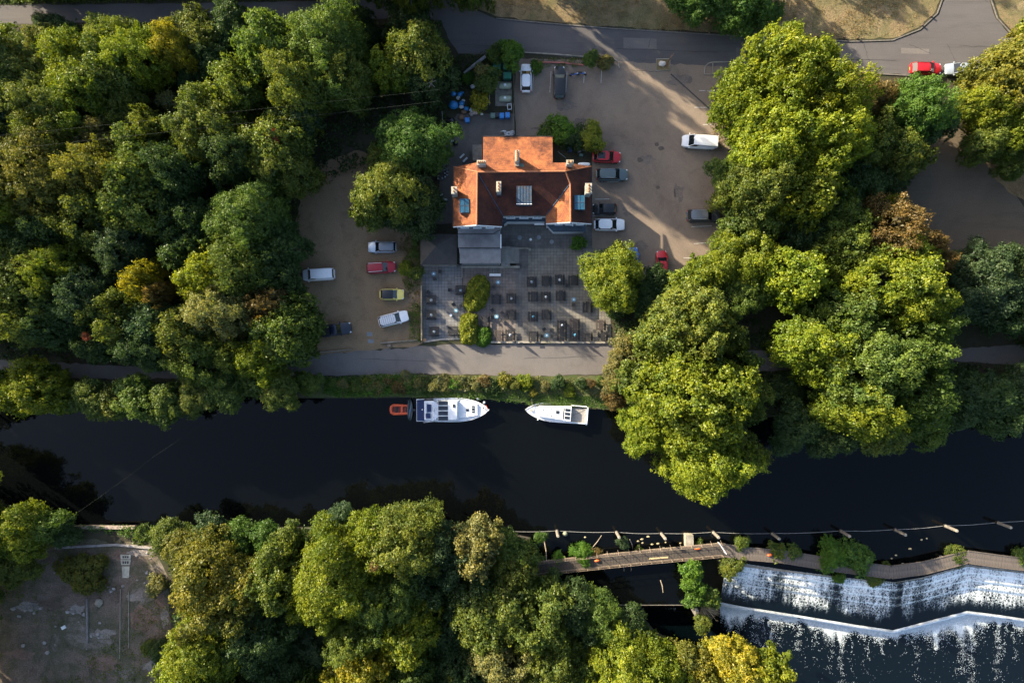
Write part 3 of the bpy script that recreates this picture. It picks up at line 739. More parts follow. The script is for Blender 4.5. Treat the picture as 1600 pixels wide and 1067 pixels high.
# walls
def inset(p, c, d):
    v = Vector(p[:2])-Vector(c); return tuple(Vector(p[:2])-v.normalized()*d)
wl = MB()
def rect(zx0, zy0, zx1, zy1, z, ins=.3):
    a = Z(zx0, zy0, z); b = Z(zx1, zy1, z); return [(a[0]+ins, b[1]+ins), (b[0]-ins, b[1]+ins), (b[0]-ins, a[1]-ins), (a[0]+ins, a[1]-ins)]
wl.prism(rect(400, 75, 978, 380, 5.6), 0, 5.3)
wl.prism(rect(150, 325, 560, 822, 6.2), 0, 6.0)
wl.prism(rect(925, 322, 1300, 797, 6.2), .01, 6.01)
wl.prism(rect(350, 320, 1110, 733, 6.2, .2), .02, 6.02)
for a, b, c in [(Z(152, 822, 6.0), Z(345, 812, 8.9), Z(555, 822, 6.0)), (Z(930, 797, 6.0), Z(1128, 790, 8.25), Z(1295, 797, 6.0))]:
    y = a[1]+.28
    wl.add([(a[0]+.35, y, 5.9), (b[0], y, b[2]-.1), (c[0]-.35, y, 5.9), (a[0]+.35, y+.3, 5.9), (b[0], y+.3, b[2]-.1), (c[0]-.35, y+.3, 5.9)], [(0, 2, 1), (3, 4, 5), (0, 1, 4, 3), (1, 2, 5, 4), (2, 0, 3, 5)])
wl.build('wall', M_WALL, house)
# windows on the river side and the flanks
ys = Z(345, 822, 6.2)[1]+.3; yr = Z(1128, 797, 6.2)[1]+.3; ym = Z(700, 733, 6.2)[1]+.2
def window(x, y, z, wd, h, ax='y', s=-1):
    f = MB(); g = MB(); t = .07
    def bx(mb, cx, cz, dx, dz, dep, off):
        if ax == 'y': mb.box((x+cx, y+s*off, z+cz), (dx, dep, dz))
        else: mb.box((x+s*off, y+cx, z+cz), (dep, dx, dz))
    for cx, cz, dx, dz in [(-wd/2+t/2, 0, t, h-2*t-.004), (wd/2-t/2, 0, t, h-2*t-.004), (0, h/2-t/2, wd, t), (0, -h/2+t/2, wd, t)]: bx(f, cx, cz, dx, dz, .1, .05)
    bx(f, 0, 0, .05, h-2*t-.01, .07, .035)
    bx(f, 0, -h/2-.05, wd+.2, .08, .2, .1)
    bx(g, 0, 0, wd-2*t-.01, h-2*t-.01, .03, .015)
    fr = f.build('window', M_FRAME, house); g.build('pane', M_GLASS, fr)
xl = Z(345, 822, 6.2)[0]; xr = Z(1128, 797, 6.2)[0]
for dx in (-1.9, 0, 1.9):
    window(xl+dx, ys, 4.4, 1.1, 1.4); window(xl+dx, ys, 1.6, 1.1, 1.5)
window(xl, ys, 7.0, .9, 1.0); window(xr, yr, 6.9, .8, .9)
for dx in (-1.6, 0, 1.6): window(xr+dx, yr, 4.6, 1.0, 1.3)
for dx in (-2.0, 0, 2.0): window(Z(742, 733, 6)[0]+dx, ym, 4.4, 1.2, 1.3)
xw = Z(150, 500, 6.2)[0]+.3; xe = Z(1300, 500, 6.2)[0]-.3
for yy in (18.5, 21.5, 24.2):
    window(xw, yy, 4.3, 1.0, 1.3, 'x', -1); window(xe, yy, 4.3, 1.0, 1.3, 'x', 1); window(xe, yy, 1.6, 1.0, 1.3, 'x', 1)
# roof windows and dormers
def dormer(zx0, zy0, zx1, zy1, z, zb, m, cols, label=None, open_end=True):
    a = Z(zx0, zy0, z); b = Z(zx1, zy1, z)
    d = MB(); d.prism([(a[0], b[1]), (b[0], b[1]), (b[0], a[1]), (a[0], a[1])], zb, z)
    o = d.build('dormer', m, house)
    if label: o['label'] = label
    s = MB(); n = cols
    for k in range(n+1):
        x = a[0]+(b[0]-a[0])*k/n; s.box((x, (a[1]+b[1])/2, z+.035), (.04, abs(a[1]-b[1])+.1, .05))
    s.build('seam', M_LEAD, o)
    return o, a, b
d, a, b = dormer(680, 485, 803, 628, 9.1, 6.8, M_LEAD, 5, 'flat blue-grey lead dormer in the middle of the dark slope')
MB().box(((a[0]+b[0])/2, b[1]-.03, 8.5), (b[0]-a[0]-.2, .05, .8)).build('pane', M_GLASS, d)
MB().box(((a[0]+b[0])/2, b[1]-.10, 9.0), (b[0]-a[0]+.1, .10, .12)).build('fascia', M_WHITE, d)
for q in ((203, 590, 282, 705, 8.5, 6.6, 'blue lead topped dormer on the lit west slope'), (1162, 562, 1246, 680, 8.1, 6.4, 'blue lead topped dormer on the east slope')):
    d, a, b = dormer(*q[:6], M_BLUEG, 2, q[6])
    MB().box(((a[0]+b[0])/2, (a[1]+b[1])/2, q[4]+.02), (abs(b[0]-a[0]), .08, .05)).build('seam', M_LEAD, d)
# chimneys
def chimney(zx, zy, wx, wy, z, zb, pots, vertical, m=None):
    c = Z(zx, zy, z); sx = wx/53.36*(H-z)/H; sy = wy/53.36*(H-z)/H
    b = MB(); b.box((c[0], c[1], (z+zb)/2-.1), (sx*.86, sy*.86, z-zb-.2)); b.box((c[0], c[1], z-.12), (sx, sy, .22))
    o = b.build('chimney', m or M_BRICK, house)
    MB().box((c[0], c[1], z+.03), (sx*.92, sy*.92, .06)).build('cap', M_MOSS, o)
    f = MB(); f.box((c[0], c[1], zb+.5), (sx*.98, sy*.98, .4)); f.build('flashing', M_LEAD, o)
    for k in range(pots):
        t = (k+.5)/pots-.5; px = c[0]+(0 if vertical else t*sx*.85); py = c[1]+(t*sy*.85 if vertical else 0)
        pm = MB(); pm.tube([(px, py, z+.05), (px, py, z+.42), (px, py, z+.5), (px, py, z+.54)], [.15, .12, .15, .13], 8, True)
        po = pm.build('chimney_pot', M_POT, o)
        MB().tube([(px, py, z+.542), (px, py, z+.552)], .095, 8).build('flue_opening', M_BLACK, po)
CB = mat('chimney_render', (.24, .245, .235), .85, var=.3, scale=3, wear=(.16, .12, .09))
chimney(385, 290, 78, 42, 10.6, 7.6, 4, False, CB)
chimney(683, 235, 38, 100, 10.9, 7.0, 5, True, CB)
chimney(683, 300, 36, 36, 9.4, 7.3, 0, True, CB)
chimney(530, 490, 42, 90, 10.2, 7.2, 3, True, CB)
chimney(158, 520, 48, 64, 9.0, 4.0, 2, True, CB)
chimney(1124, 286, 62, 40, 10.4, 7.4, 2, False, CB)
chimney(1280, 505, 56, 90, 9.4, 3.0, 3, True, CB)
vt = MB(); c = Z(722, 318, 8.6); vt.tube([(c[0], c[1], 8.0), (c[0], c[1], 8.9)], [.28, .34], 10); vt.build('roof_vent', mat('green_vent', (.08, .13, .1), .5), house)
# verandas and the low roofs on the river side
def lowroof(pts, z, th, m, name='veranda_roof', parent=house, lab=None):
    q = [Z(a, b, z)[:2] for a, b in pts]; o = MB().prism(q, z-th, z).build(name, m, parent)
    if lab: o['label'] = lab
    return o
v = lowroof([(566, 738), (920, 738), (920, 778), (600, 778), (566, 806)], 3.4, .2, M_SLATE, lab='dark slate roof between the two wings')
v2 = lowroof([(925, 800), (1255, 800), (1255, 862), (985, 862)], 3.3, .2, M_SLATE, lab='dark blue slate roof of the south-east bay')
eg = MB(); eg.tube([Z(925, 802, 3.32), Z(985, 864, 3.32), Z(1257, 864, 3.32)], .05, 4); eg.tube([Z(566, 808, 3.42), Z(601, 780, 3.42), Z(922, 780, 3.42)], .05, 4); eg.build('roof_edge', M_LEAD, v2)
sp = MB()
for q in ((1140, 800, 3.35),): c = Z(*q); sp.box((c[0], c[1], 3.36), (.22, .75, .08), rz=.35)
sp.build('white_vent', M_WHITE, v2)
for q in ((925, 800, 985, 862), ):
    mbw = MB(); mbw.prism([Z(a, b, 3.1)[:2] for a, b in [(940, 802), (1248, 802), (1248, 856), (990, 856)]], 0, 3.1); mbw.build('bay_wall', M_WALL, house)
MB().prism([Z(a, b, 3.2)[:2] for a, b in [(575, 742), (915, 742), (915, 772), (605, 772), (575, 796)]], 0, 3.2).build('bay_wall', M_WALL, house)
MB().box(Z(868, 803, 2.6), (1.5, .22, .3)).build('white_sign_box', M_WHITE, house)
# flat roofed extension (three levels)
f1 = lowroof([(190, 826), (545, 826), (545, 850), (480, 882), (190, 882)], 3.6, .25, M_FELT, 'flat_roof', lab='upper grey felt flat roof')
f2 = lowroof([(190, 885), (545, 885), (545, 998), (190, 998)], 3.3, .25, M_FELT, 'flat_roof', lab='middle grey felt flat roof')
f3 = lowroof([(205, 1001), (548, 1001), (548, 1130), (205, 1130)], 2.9, .25, M_FELT, 'flat_roof', lab='lower grey felt flat roof')
MB().prism([Z(a, b, 3)[:2] for a, b in [(197, 830), (540, 830), (540, 1125), (212, 1125), (197, 998)]], 0, 2.6).build('extension_wall', M_WALL, house)
MB().box(((Z(547, 945, 3.4)[0]), Z(547, 945, 3.4)[1], 3.36), (.16, 2.1, .16)).build('white_edge', M_WHITE, f2)
ed = MB(); ed.tube([Z(190, 884, 3.62), Z(480, 884, 3.62), Z(545, 851, 3.62)], .05, 4); ed.tube([Z(190, 1000, 3.34), Z(545, 1000, 3.34)], .05, 4); ed.tube([Z(205, 1132, 2.92), Z(548, 1132, 2.92)], .05, 4); ed.build('roof_edge', M_BLACK, f2)
# rear annexe beside the yard
MB().prism([Z(a, b, 2.6)[:2] for a, b in [(310, 140), (392, 140), (392, 270), (310, 270)]], 0, 2.6).build('lean_to', mat('annexe_roof', (.16, .15, .14), .85), house)

# canopy over the west terrace: hipped, one brown face
t = empty('garden_canopy', at(686, 388, 0), 0, 'dark hipped canopy with one brown side beside the flat grey roofs', 'canopy')
z0, z1 = 2.5, 3.3
c4 = [at(657, 366, z0), at(714, 366, z0), at(714, 414, z0), at(657, 414, z0)]; ap = at(681, 385, z1)
MB().slab([c4[0], ap, c4[3]], .05).build('canopy_side', M_FELT3, t)
for a, b in ((0, 1), (1, 2), (2, 3)): MB().slab([c4[a], c4[b], ap], .05).build('canopy_side', M_FELT2, t)
for c in c4: MB().box((c[0]*1.0, c[1], 1.24), (.1, .1, 2.48)).build('post', M_BLACK, t)

# terrace with steps, low walls, drain covers, benches
t = empty('terrace', at(790, 385, 0), 0, 'raised concrete terrace with stone steps down to the patio', 'terrace')
M_STEP = mat('terrace_concrete', (.19, .18, .165), .9, var=.25, scale=1.5, bump=.2)
MB().prism([at(a, b, .9)[:2] for a, b in [(783, 385), (797, 385), (797, 416), (783, 416)]], 0, .9).build('landing', M_STEP, t)
for k in range(6):
    x0 = 797+k*2.4
    MB().prism([at(a, b, 0)[:2] for a, b in [(x0, 387), (x0+2.4, 387), (x0+2.4, 412), (x0, 412)]], 0, .85-.14*k).build('step', M_STEP, t)
MB().prism([at(a, b, 1.0)[:2] for a, b in [(720, 415), (812, 415), (812, 418), (720, 418)]], 0, .6).build('coping', M_CONC, t)
MB().prism([at(a, b, 1.0)[:2] for a, b in [(796, 386.5), (826, 386.5), (826, 388), (796, 388)]], 0, .5).build('coping', M_CONC, t)
for k in range(5):
    x0 = 765+k*2.6
    MB().prism([at(a, b, 0)[:2] for a, b in [(x0, 418.5), (x0+1.5, 418.5), (x0+1.5, 428), (x0, 428)]], 0, .5-.08*k).build('step', M_STEP, t)
M_IRON = mat('drain_iron', (.16, .18, .2), .6, var=.2)
for (a, b), l in zip([(812, 371.5), (842, 371), (862, 378)], ('left', 'middle', 'right')):
    mb = MB(); c = at(a, b, 0); mb.tube([(c[0], c[1], .02), (c[0], c[1], .06)], .34, 16); mb.tube([(c[0], c[1], .06), (c[0], c[1], .075)], .24, 16)
    tag(mb.build('drain_cover', M_IRON), {'left': 'round drain cover nearest the steps on the terrace', 'middle': 'middle one of three round drain covers below the house', 'right': 'rightmost round drain cover, closest to the clipped shrub'}[l], 'drain cover', 'round drain covers')
# patio edging walls
def wall_thing(px, h, wd, m, label, name='garden_wall', cat='wall', z0=0):
    o = along(px, z0, h, wd).build(name, m); return tag(o, label, cat)
wall_thing([(806, 534.5), (955, 535)], .35, .3, M_CONC, 'low pale wall along the south edge of the picnic patio')
wall_thing([(767, 534.5), (804, 534.5)], .35, .3, M_CONC, 'short low wall piece between the clipped shrubs and the patio entrance')
wall_thing([(663, 534), (690, 530), (722, 529)], .1, .25, mat('rubble_edge', (.36, .32, .28), .9, var=.35, scale=5), 'broken pale edging stones at the bottom of the grey slabs')
wall_thing([(658, 446), (658.5, 532)], 1.1, .18, mat('garden_fence_boards', (.20, .17, .13), .85, var=.3, scale=3), 'weathered board fence between the hedge strip and the patio', 'garden_fence', 'fence')
wall_thing([(660, 414.3), (716, 414.3)], .3, .2, M_CONC, 'low wall in front of the dark canopy')
wall_thing([(711, 434), (722, 434), (722, 415)], .25, .12, M_CONC, 'small raised kerb of the slab step on the west patio')
wall_thing([(594, 536), (652, 531)], .35, .14, M_CONC, 'low kerb wall below the roof-racked white car')
wall_thing([(496, 551), (548, 546)], .3, .12, M_CONC, 'low kerb wall below the dark pickup')
wall_thing([(866, 262), (866, 214), (804, 214)], .02, .02, M_CONC, 'thin edging line round the north roof', 'edging', 'edging') if False else None
# ------------------------------------------------------------------ trees and shrubs
# survey place, crown radius, height, colour, label
T = [
# upper left wood
(20,75,34,6,'YG','low yellow-green bush at the far upper left beside the top road','shrub'),
(88,52,30,6,'DG','dark green bush under the top road near the upper left corner','shrub'),
(30,125,60,10,'OL','olive tree touching the left picture edge below the low corner bush','tree'),
(62,88,38,9,'GO','golden olive tree between the low corner bush and the dark bush','tree'),
(118,112,52,11,'YG','yellow-olive tree below the dark bush by the top road','tree'),
(180,72,42,10,'YG','yellow-green tree right beside the top road, third from the left corner','tree'),
(222,98,45,11,'YG','bright yellow-green tree directly left of the golden yellow tree','tree'),
(270,82,33,11,'YY','golden yellow tree, the yellowest crown in the upper left wood','tree'),
(312,55,35,8,'OL','olive tree by the top road, up and right of the golden tree','tree'),
(360,45,34,7,'DG','dark green bushy tree by the top road between olive and broad green trees','tree'),
(335,95,30,7,'DG','dark small tree on the right side of the golden yellow tree','tree'),
(170,125,50,11,'OL','olive green tree below the yellow-green tree beside the top road','tree'),
(75,175,55,12,'OL','wide olive tree at the left side, second row back from the top road','tree'),
(135,165,52,12,'YG','yellow-speckled green tree in the middle of the upper left wood','tree'),
(10,200,45,9,'TE','dark blue-green tree cut by the left picture edge','tree'),
(95,228,48,11,'OL','green tree with a thin yellow rim above the big golden olive crown','tree'),
(195,170,38,9,'OL','small olive tree just left of the shady clearing','tree'),
(262,157,15,5,'PA','small pale round bush standing alone in the dark clearing','shrub'),
(240,205,28,8,'OL','little pale-topped tree below the lone pale bush','tree'),
(165,222,34,8,'PA','greyish pale-leaved tree below the power cables','tree'),
(300,120,30,5,'DG','dark low bush in the shade at the top of the clearing','shrub'),
(375,145,40,13,'OL','olive tree at the right rim of the dark clearing','tree'),
(430,85,52,14,'G','green tree forming the left half of the broad crown by the top road','tree'),
(510,80,68,15,'G','large broad green crown, biggest of the trees under the top road','tree'),
(545,130,42,12,'OL','olive-topped tree tucked under the largest crown by the top road','tree'),
(470,145,48,15,'OL','olive tree below the largest broad crown, left of the power cable','tree'),
(465,185,34,12,'TE','blue-green tree crossed by the power cables','tree'),
(615,105,38,11,'YG','yellow-green tree nearest the lane, right of the broad crown','tree'),
(655,92,46,12,'OL','olive crowned tree next to the bin yard entrance','tree'),
(668,120,40,10,'DG','dark green tree against the sloping fence beam','tree'),
(640,45,44,5,'DG','dark low bush thicket below the pink-based lamp post','shrub'),
(560,45,32,5,'DG','dark hedge-like bush beside the top road near the lamp post','shrub'),
(335,205,58,14,'OL','tall grey-olive tree with a rounded top in the middle left wood','tree'),
(375,250,45,11,'DG','dark green tree right of the tall grey-olive crown','tree'),
(435,235,52,12,'OL','olive-brown tree behind the red-leaved sprig','tree'),
(425,213,12,12.5,'RD','small red-leaved sprig on the olive tree','shrub'),
(455,270,42,10,'OL','olive tree on the right rim of the wood above the gravel car park','tree'),
(75,285,78,16,'GO','very large golden olive tree in the left wood','tree'),
(20,330,45,13,'YG','bright yellow-rimmed tree at the left picture edge, level with the brick house','tree'),
(165,275,48,13,'GO','golden olive tree joined to the right side of the largest golden crown','tree'),
(235,265,52,13,'OL','olive tree between the golden crowns and the grey-olive crown','tree'),
(285,275,45,11,'DG','dark olive tree right of the middle olive crowns','tree'),
(220,325,55,12,'OL','grey-green tree in the shaded centre of the left wood','tree'),
(140,345,50,12,'OL','dim olive tree right below the largest golden crown','tree'),
(290,340,42,9,'DG','shaded dark tree left of the domed green tree','tree'),
(393,345,62,13,'G','domed green tree with yellow top beside the gravel car park entrance','tree'),
(70,372,48,11,'DG','shaded dark green tree at the left, below the yellow-rimmed tree','tree'),
(200,390,42,9,'TE','dark blue-green tree in the deepest shade of the left wood','tree'),
(300,392,36,8,'DG','dark tree left of the bright lime crown','tree'),
(55,445,62,15,'OL','yellow-olive tree at the left picture edge, level with the white van','tree'),
(100,425,42,13,'YG','yellow-green tree leaning over the shade at the left','tree'),
(40,490,50,13,'OL','olive tree at the left edge above the towpath','tree'),
(100,495,44,10,'DG','dark tree above the towpath, second from the left edge','tree'),
(150,470,45,9,'TE','dark teal tree between the yellow-olive crowns','tree'),
(190,495,44,11,'OL','olive-yellow tree with a bright yellow side in the lower left wood','tree'),
(135,527,6,11,'RD','tiny red-leaved sprig above the towpath','shrub'),
(237,442,26,13,'YY','yellow and orange autumn tree in the lower left wood','tree'),
(268,460,18,11,'BR','purple-brown bare-looking tree touching the yellow autumn tree','tree'),
(248,510,42,9,'TE','dark tree below the yellow autumn tree','tree'),
(332,435,42,15,'YG','bright lime-green crown above the pale olive crown','tree'),
(385,425,50,13,'G','green tree between the lime crown and the car park','tree'),
(360,485,50,14,'PA','pale olive fluffy crown below the lime-green crown','tree'),
(435,430,38,9,'DG','dark tree at the rim of the gravel car park behind the white van','tree'),
(445,385,35,7,'DG','dark bush on the rim of the gravel car park above the van','tree'),
(420,480,36,10,'BR','brownish-green tree left of the dark pickup','tree'),
(300,520,45,11,'OL','olive tree in the lower left wood below the brown one','tree'),
(240,542,42,9,'DG','dark green tree at the towpath edge, left of the centre of the wood','tree'),
(160,532,34,8,'DG','dark tree standing over the shaded towpath','tree'),
(310,560,42,10,'G','green tree at the towpath edge below the olive ones','tree'),
(365,550,32,9,'OL','small olive tree over the towpath','tree'),
(455,520,50,13,'G','green tree partly over the dark pickup','tree'),
(412,560,38,11,'YG','yellow-topped round tree overhanging the towpath','tree'),
# river bank left
(60,608,46,12,'YG','bright yellow-green tree leaning over the river at the far left','tree'),
(25,604,28,9,'YG','yellow-green limb tree at the left edge over the water','tree'),
(102,628,22,5,'DG','dark bush right of the bright bank tree at the left','shrub'),
(140,622,34,8,'OL','pale-topped bush, third along the left river bank','shrub'),
(175,632,28,7,'OL','olive bush low on the left river bank beside the pale-topped bush','shrub'),
(215,624,38,8,'G','green bush on the left bank with a light left side','shrub'),
(262,632,34,8,'G','mid green round bush in the middle of the left bank','shrub'),
(305,622,32,8,'OL','olive green bush on the left bank right of the middle','shrub'),
(348,610,34,8,'G','leafy green bush on the left bank below the towpath','shrub'),
(388,597,28,6,'G','small green bush on the left bank near the yellow-tipped one','shrub'),
(438,612,34,8,'OL','yellow-tipped olive bush over the water, last tall one on the left bank','shrub'),
(480,598,22,4,'G','low green bush between the left bank trees and the clipped hedge','shrub'),
# by the house
(648,228,57,10.5,'BG','round blue-green tree left of the yard','tree'),
(612,305,52,12.5,'OL','speckled olive tree above the grey estate car','tree'),
(645,325,46,8.5,'DG','dark green tree beside the west side of the house','tree'),
(585,320,34,11,'OL','pale speckled tree over the top of the gravel car park','tree'),
(600,268,32,7,'OL','olive small tree between the round blue-green and speckled trees','tree'),
(878,205,21,3.4,'VG','glossy green shrub touching the corner of the orange roof','shrub'),
(852,210,14,2.5,'G','small low green shrub against the north-east wall of the house','shrub'),
(924,215,20,3.8,'LM','rounded shrub dotted with yellow flowers above the red car','shrub'),
(900,218,18,3,'DG','dark green shrub between the glossy and yellow-flowered shrubs','shrub'),
(749,158,15,3,'YY','round shrub covered in yellow blossom among the rubbish bags','shrub'),
(763,127,17,4.5,'G','loose green shrub left of the green bins','shrub'),
(753,112,12,4.0,'PA','pale green shrub above the loose one by the bins','shrub'),
(800,84,19,4.5,'VG','broad-leaved green shrub above the white hatchback','shrub'),
(773,86,14,3,'G','low green shrub at the tip of the yard beside the road','shrub'),
(730,123,8,2,'VG','tiny bright green shrub under the leaning beam','shrub'),
(922,93,12,3,'G','dark pointed shrub in the roadside planting bed','shrub'),
(945,98,12,1.6,'PA','dry pale shrub at the rounded end of the roadside bed','shrub'),
(838,105,10,1.5,'VG','low ivy shrub in the bed between the two parked cars','shrub'),
(903,380,11,2.0,'VG','square-clipped green shrub below the south-east veranda','shrub'),
(634,421,11,2.2,'YG','bright round shrub above the yellow car','shrub'),
(652,427,10,2.4,'G','oval green shrub against the patio fence, level with the bright round one','shrub'),
(648,396,8,2,'G','small green shrub near the top of the car park hedge strip','shrub'),
(648,378,6,2,'G','smallest green shrub at the top of the hedge strip','shrub'),
(958,433,53,8.5,'YG','round feathery yellow-green tree at the corner of the picnic patio','tree'),
(1010,470,30,4,'DG','dark low bush in the shade right of the feathery round tree','shrub'),
(1032,440,28,4,'DG','dark green bush beneath the nose of the small red car','shrub'),
(962,478,22,3,'DG','shaded bush at the foot of the feathery round tree','shrub'),
# centre right group
(1085,440,38,8,'YG','feathery yellow-green tree right of the small red car','tree'),
(1130,412,42,11,'YG','lime tree on the lower edge of the tarmac car park','tree'),
(1180,405,46,12,'YG','bright lime tree, middle one of the row below the car park','tree'),
(1165,455,42,9,'G','green tree below the bright lime row','tree'),
(1235,435,52,14,'YG','yellow-green tree at the right end of the lime row','tree'),
(1120,470,36,7,'DG','dark green tree under the lime row','tree'),
(1075,510,68,16,'OL','blue-olive tree top above the great riverside tree','tree'),
(1120,522,38,14,'OL','olive shoulder tree right above the great riverside tree','tree'),
(1030,530,48,13,'OL','olive tree left above the great riverside tree','tree'),
(985,540,30,9,'PA','pale grey-green tree at the right end of the patio','tree'),
(968,580,30,8,'PA','pale olive tree over the towpath end','tree'),
(1000,595,40,11,'OL','olive tree between the pale trees and the great riverside tree','tree'),
(1080,630,92,20,'YG','great yellow-green riverside tree, the brightest and widest crown by the water','tree'),
(1010,670,42,13,'YG','yellow-green tree leaning over the river left of the great one','tree'),
(1095,710,74,17,'YG','yellow-green tree reaching farthest out over the river','tree'),
(1152,705,42,12,'OL','olive green tree over the river at the right of the farthest one','tree'),
(1172,622,36,10,'OL','olive tree on the right flank of the great riverside tree','tree'),
(1152,565,26,10,'G','green tree on the upper right flank of the great riverside tree','tree'),
(965,620,20,3,'BR','rusty brown bush beside the stern of the smaller boat','shrub'),
# right group
(1310,345,44,12,'G','green tree above the rusty brown crown','tree'),
(1385,330,26,9,'YG','small yellow-green tree at the edge of the dark track','tree'),
(1375,372,58,15,'BR','rusty olive-brown crown above the large domed tree','tree'),
(1440,395,36,13,'BR','rusty brown tree end pointing at the dark track','tree'),
(1320,400,50,14,'OL','olive tree left of the rusty crown','tree'),
(1385,450,78,19,'YG','large yellow-green tree below the rusty crowns','tree'),
(1310,490,52,15,'G','green tree on the left flank of the large yellow-green tree','tree'),
(1268,545,58,16,'YG','spreading yellow-green tree with bare limbs showing, left of the domed pair','tree'),
(1345,565,80,19,'G','large domed green tree above the right bank','tree'),
(1425,530,54,17,'G','green tree on the right flank of the large domed one','tree'),
(1330,630,60,15,'YG','yellow-green tree in front of the domed one towards the river','tree'),
(1420,615,56,15,'G','green tree near the river right of the yellow-green one','tree'),
(1245,665,42,8,'DG','dark green bank tree low over the water, right of the great tree','tree'),
(1305,680,38,8,'DG','dark bank tree in the middle of the right bank','tree'),
(1375,670,44,9,'OL','dim olive bank tree right of the middle dark one','tree'),
(1440,668,36,9,'G','green bank tree near the right end of the domed group','tree'),
(1222,605,26,4,'DG','dark tree in the gap between the great riverside and the domed trees','tree'),
(1525,445,62,12,'TE','dark blue-green tree standing in shade at the right','tree'),
(1580,480,50,11,'DG','dark green tree at the right edge above the path','tree'),
(1490,455,36,8,'TE','small dark tree on the left side of the shaded right tree','tree'),
(1580,425,42,10,'DG','dark tree at the right picture edge below the dark track','tree'),
(1500,620,48,8,'DG','dark green bank tree below the right-hand path','tree'),
(1560,630,52,9,'DG','large dark bank tree at the lower right of the path','tree'),
(1600,600,36,8,'TE','dark tree at the right edge below the path','tree'),
# upper right
(1225,120,66,19,'YG','tall bright tree whose crown reaches farthest up over the road','tree'),
(1165,155,54,15,'YG','yellow-green tree beside the tarmac car park, above the white van','tree'),
(1275,165,56,18,'YG','yellow-green tree right of the tall one over the road','tree'),
(1200,225,70,18,'YG','large yellow-green tree right of the white van','tree'),
(1275,235,66,18,'YG','large yellow-green tree in the centre of the upper right wood','tree'),
(1175,300,56,15,'OL','olive green tree beside the dark grey car','tree'),
(1245,305,58,15,'YG','yellow-green tree at the lower end of the upper right wood','tree'),
(1170,355,42,10,'G','green tree just below the dark grey car','tree'),
(1250,365,45,9,'DG','dark green tree in the shadow below the upper right wood','tree'),
(1130,270,22,6,'G','green bush at the edge of the car park between van and dark grey car','shrub'),
(1345,155,38,12,'BR','rust-orange autumn tree behind the tall bright ones','tree'),
(1420,175,46,13,'BG','fresh green tree below the red car on the road','tree'),
(1450,195,38,10,'DG','dark green tree on the lower right of the fresh green one','tree'),
(1375,225,50,11,'OL','dull olive tree with bare twigs beside the dark track','tree'),
(1410,250,36,10,'OL','straggly tree with pale dead branches by the track','tree'),
(1340,290,42,9,'DG','dark tree in shade left of the track','tree'),
(1385,285,30,8,'DG','shaded small tree at the edge of the track','tree'),
(1578,122,62,16,'GO','golden green tree at the upper right under the road','tree'),
(1535,172,38,13,'YG','yellow-green tree on the left side of the golden upper right tree','tree'),
(1590,195,48,14,'YG','yellow-green tree at the right edge, upper part','tree'),
(1540,220,38,11,'OL','olive tree above the brown leaf-littered slope','tree'),
(1590,250,30,9,'G','green tree at the right edge above the leaf-littered slope','tree'),
(1140,-22,78,11,'BG','dense fresh green tree cut by the top picture edge','tree'),
(1090,0,34,7,'BG','fresh green bush on the left of the dense top-edge tree','shrub'),
# lower left
(30,832,44,10,'YG','yellow-green tree on the south bank at the far left','tree'),
(72,820,26,7,'G','green tree beside the yellow one on the far left south bank','tree'),
(100,832,22,4,'DG','dark bush on the south bank at the head of the waste ground','shrub'),
(22,880,36,7,'OL','olive bush at the left edge of the waste ground','shrub'),
(132,895,34,3.0,'GO','straggling olive bush standing alone on the waste ground','shrub'),
(245,912,16,1.8,'PA','dry tufted bush at the right rim of the waste ground','shrub'),
(232,1012,12,1.5,'OL','small green tuft bush low on the waste ground, right side','shrub'),
(255,1015,18,2.5,'DG','dark bush at the foot of the lower left trees','shrub'),
(225,835,14,3,'G','low green bush at the end of the south bank wall','shrub'),
(265,835,26,5,'OL','yellowish bush on the south bank above the waste ground','shrub'),
(295,858,38,8,'GO','golden bush-like tree at the corner of the waste ground','tree'),
(322,865,8,8.5,'RD','scarlet sprig on the golden bush-like tree','shrub'),
(330,832,26,5,'TE','blue-green bush on the south bank left of the hedge','shrub'),
(375,835,26,4.5,'BG','fresh green bush, middle of the south bank hedge','shrub'),
(415,838,24,4.5,'BG','green bush in the south bank hedge left of the olive one','shrub'),
(448,842,24,5,'OL','olive bush at the right end of the south bank hedge','shrub'),
(520,820,30,6,'TE','bluish bush with rusty tips sticking out over the river','shrub'),
(350,920,72,16,'GO','wide golden olive tree at the lower left','tree'),
(330,1000,62,15,'YG','yellow-olive tree at the bottom, right of the waste ground','tree'),
(400,980,60,13,'DG','dark green tree below the wide golden olive one','tree'),
(430,900,50,14,'OL','olive tree joining the golden one and the bright bottom tree','tree'),
(310,1062,50,13,'YG','yellow-green tree cut by the bottom edge near the waste ground','tree'),
(440,1040,55,8,'DG','dark low tree in deep shade at the bottom edge','tree'),
(500,1000,40,6,'TE','very dark shaded tree left of the lower bright tree','tree'),
(530,890,70,17,'YG','bright yellow-green tree, the most sunlit on the south bank','tree'),
(500,930,42,15,'YG','yellow-green lower lobe tree of the sunlit south bank tree','tree'),
(580,850,48,14,'YG','yellow-green tree above the peach-tipped crown','tree'),
(585,884,7,15.2,'BR','small peach-coloured sprig on the sunlit tree','shrub'),
(640,840,56,15,'OL','round olive-green tree nearest the river on the south bank','tree'),
(600,930,58,13,'G','green tree with bare twigs right of the sunlit one','tree'),
(660,900,44,9,'DG','dark tree behind the round olive-green one','tree'),
(560,985,44,12,'OL','olive tree in the middle of the lower wood','tree'),
(640,985,48,12,'YG','yellow-splashed green tree in the middle of the lower wood','tree'),
(570,1040,50,14,'YY','lemon yellow tree at the bottom edge','tree'),
(640,1050,42,12,'G','green tree at the bottom edge right of the lemon yellow one','tree'),
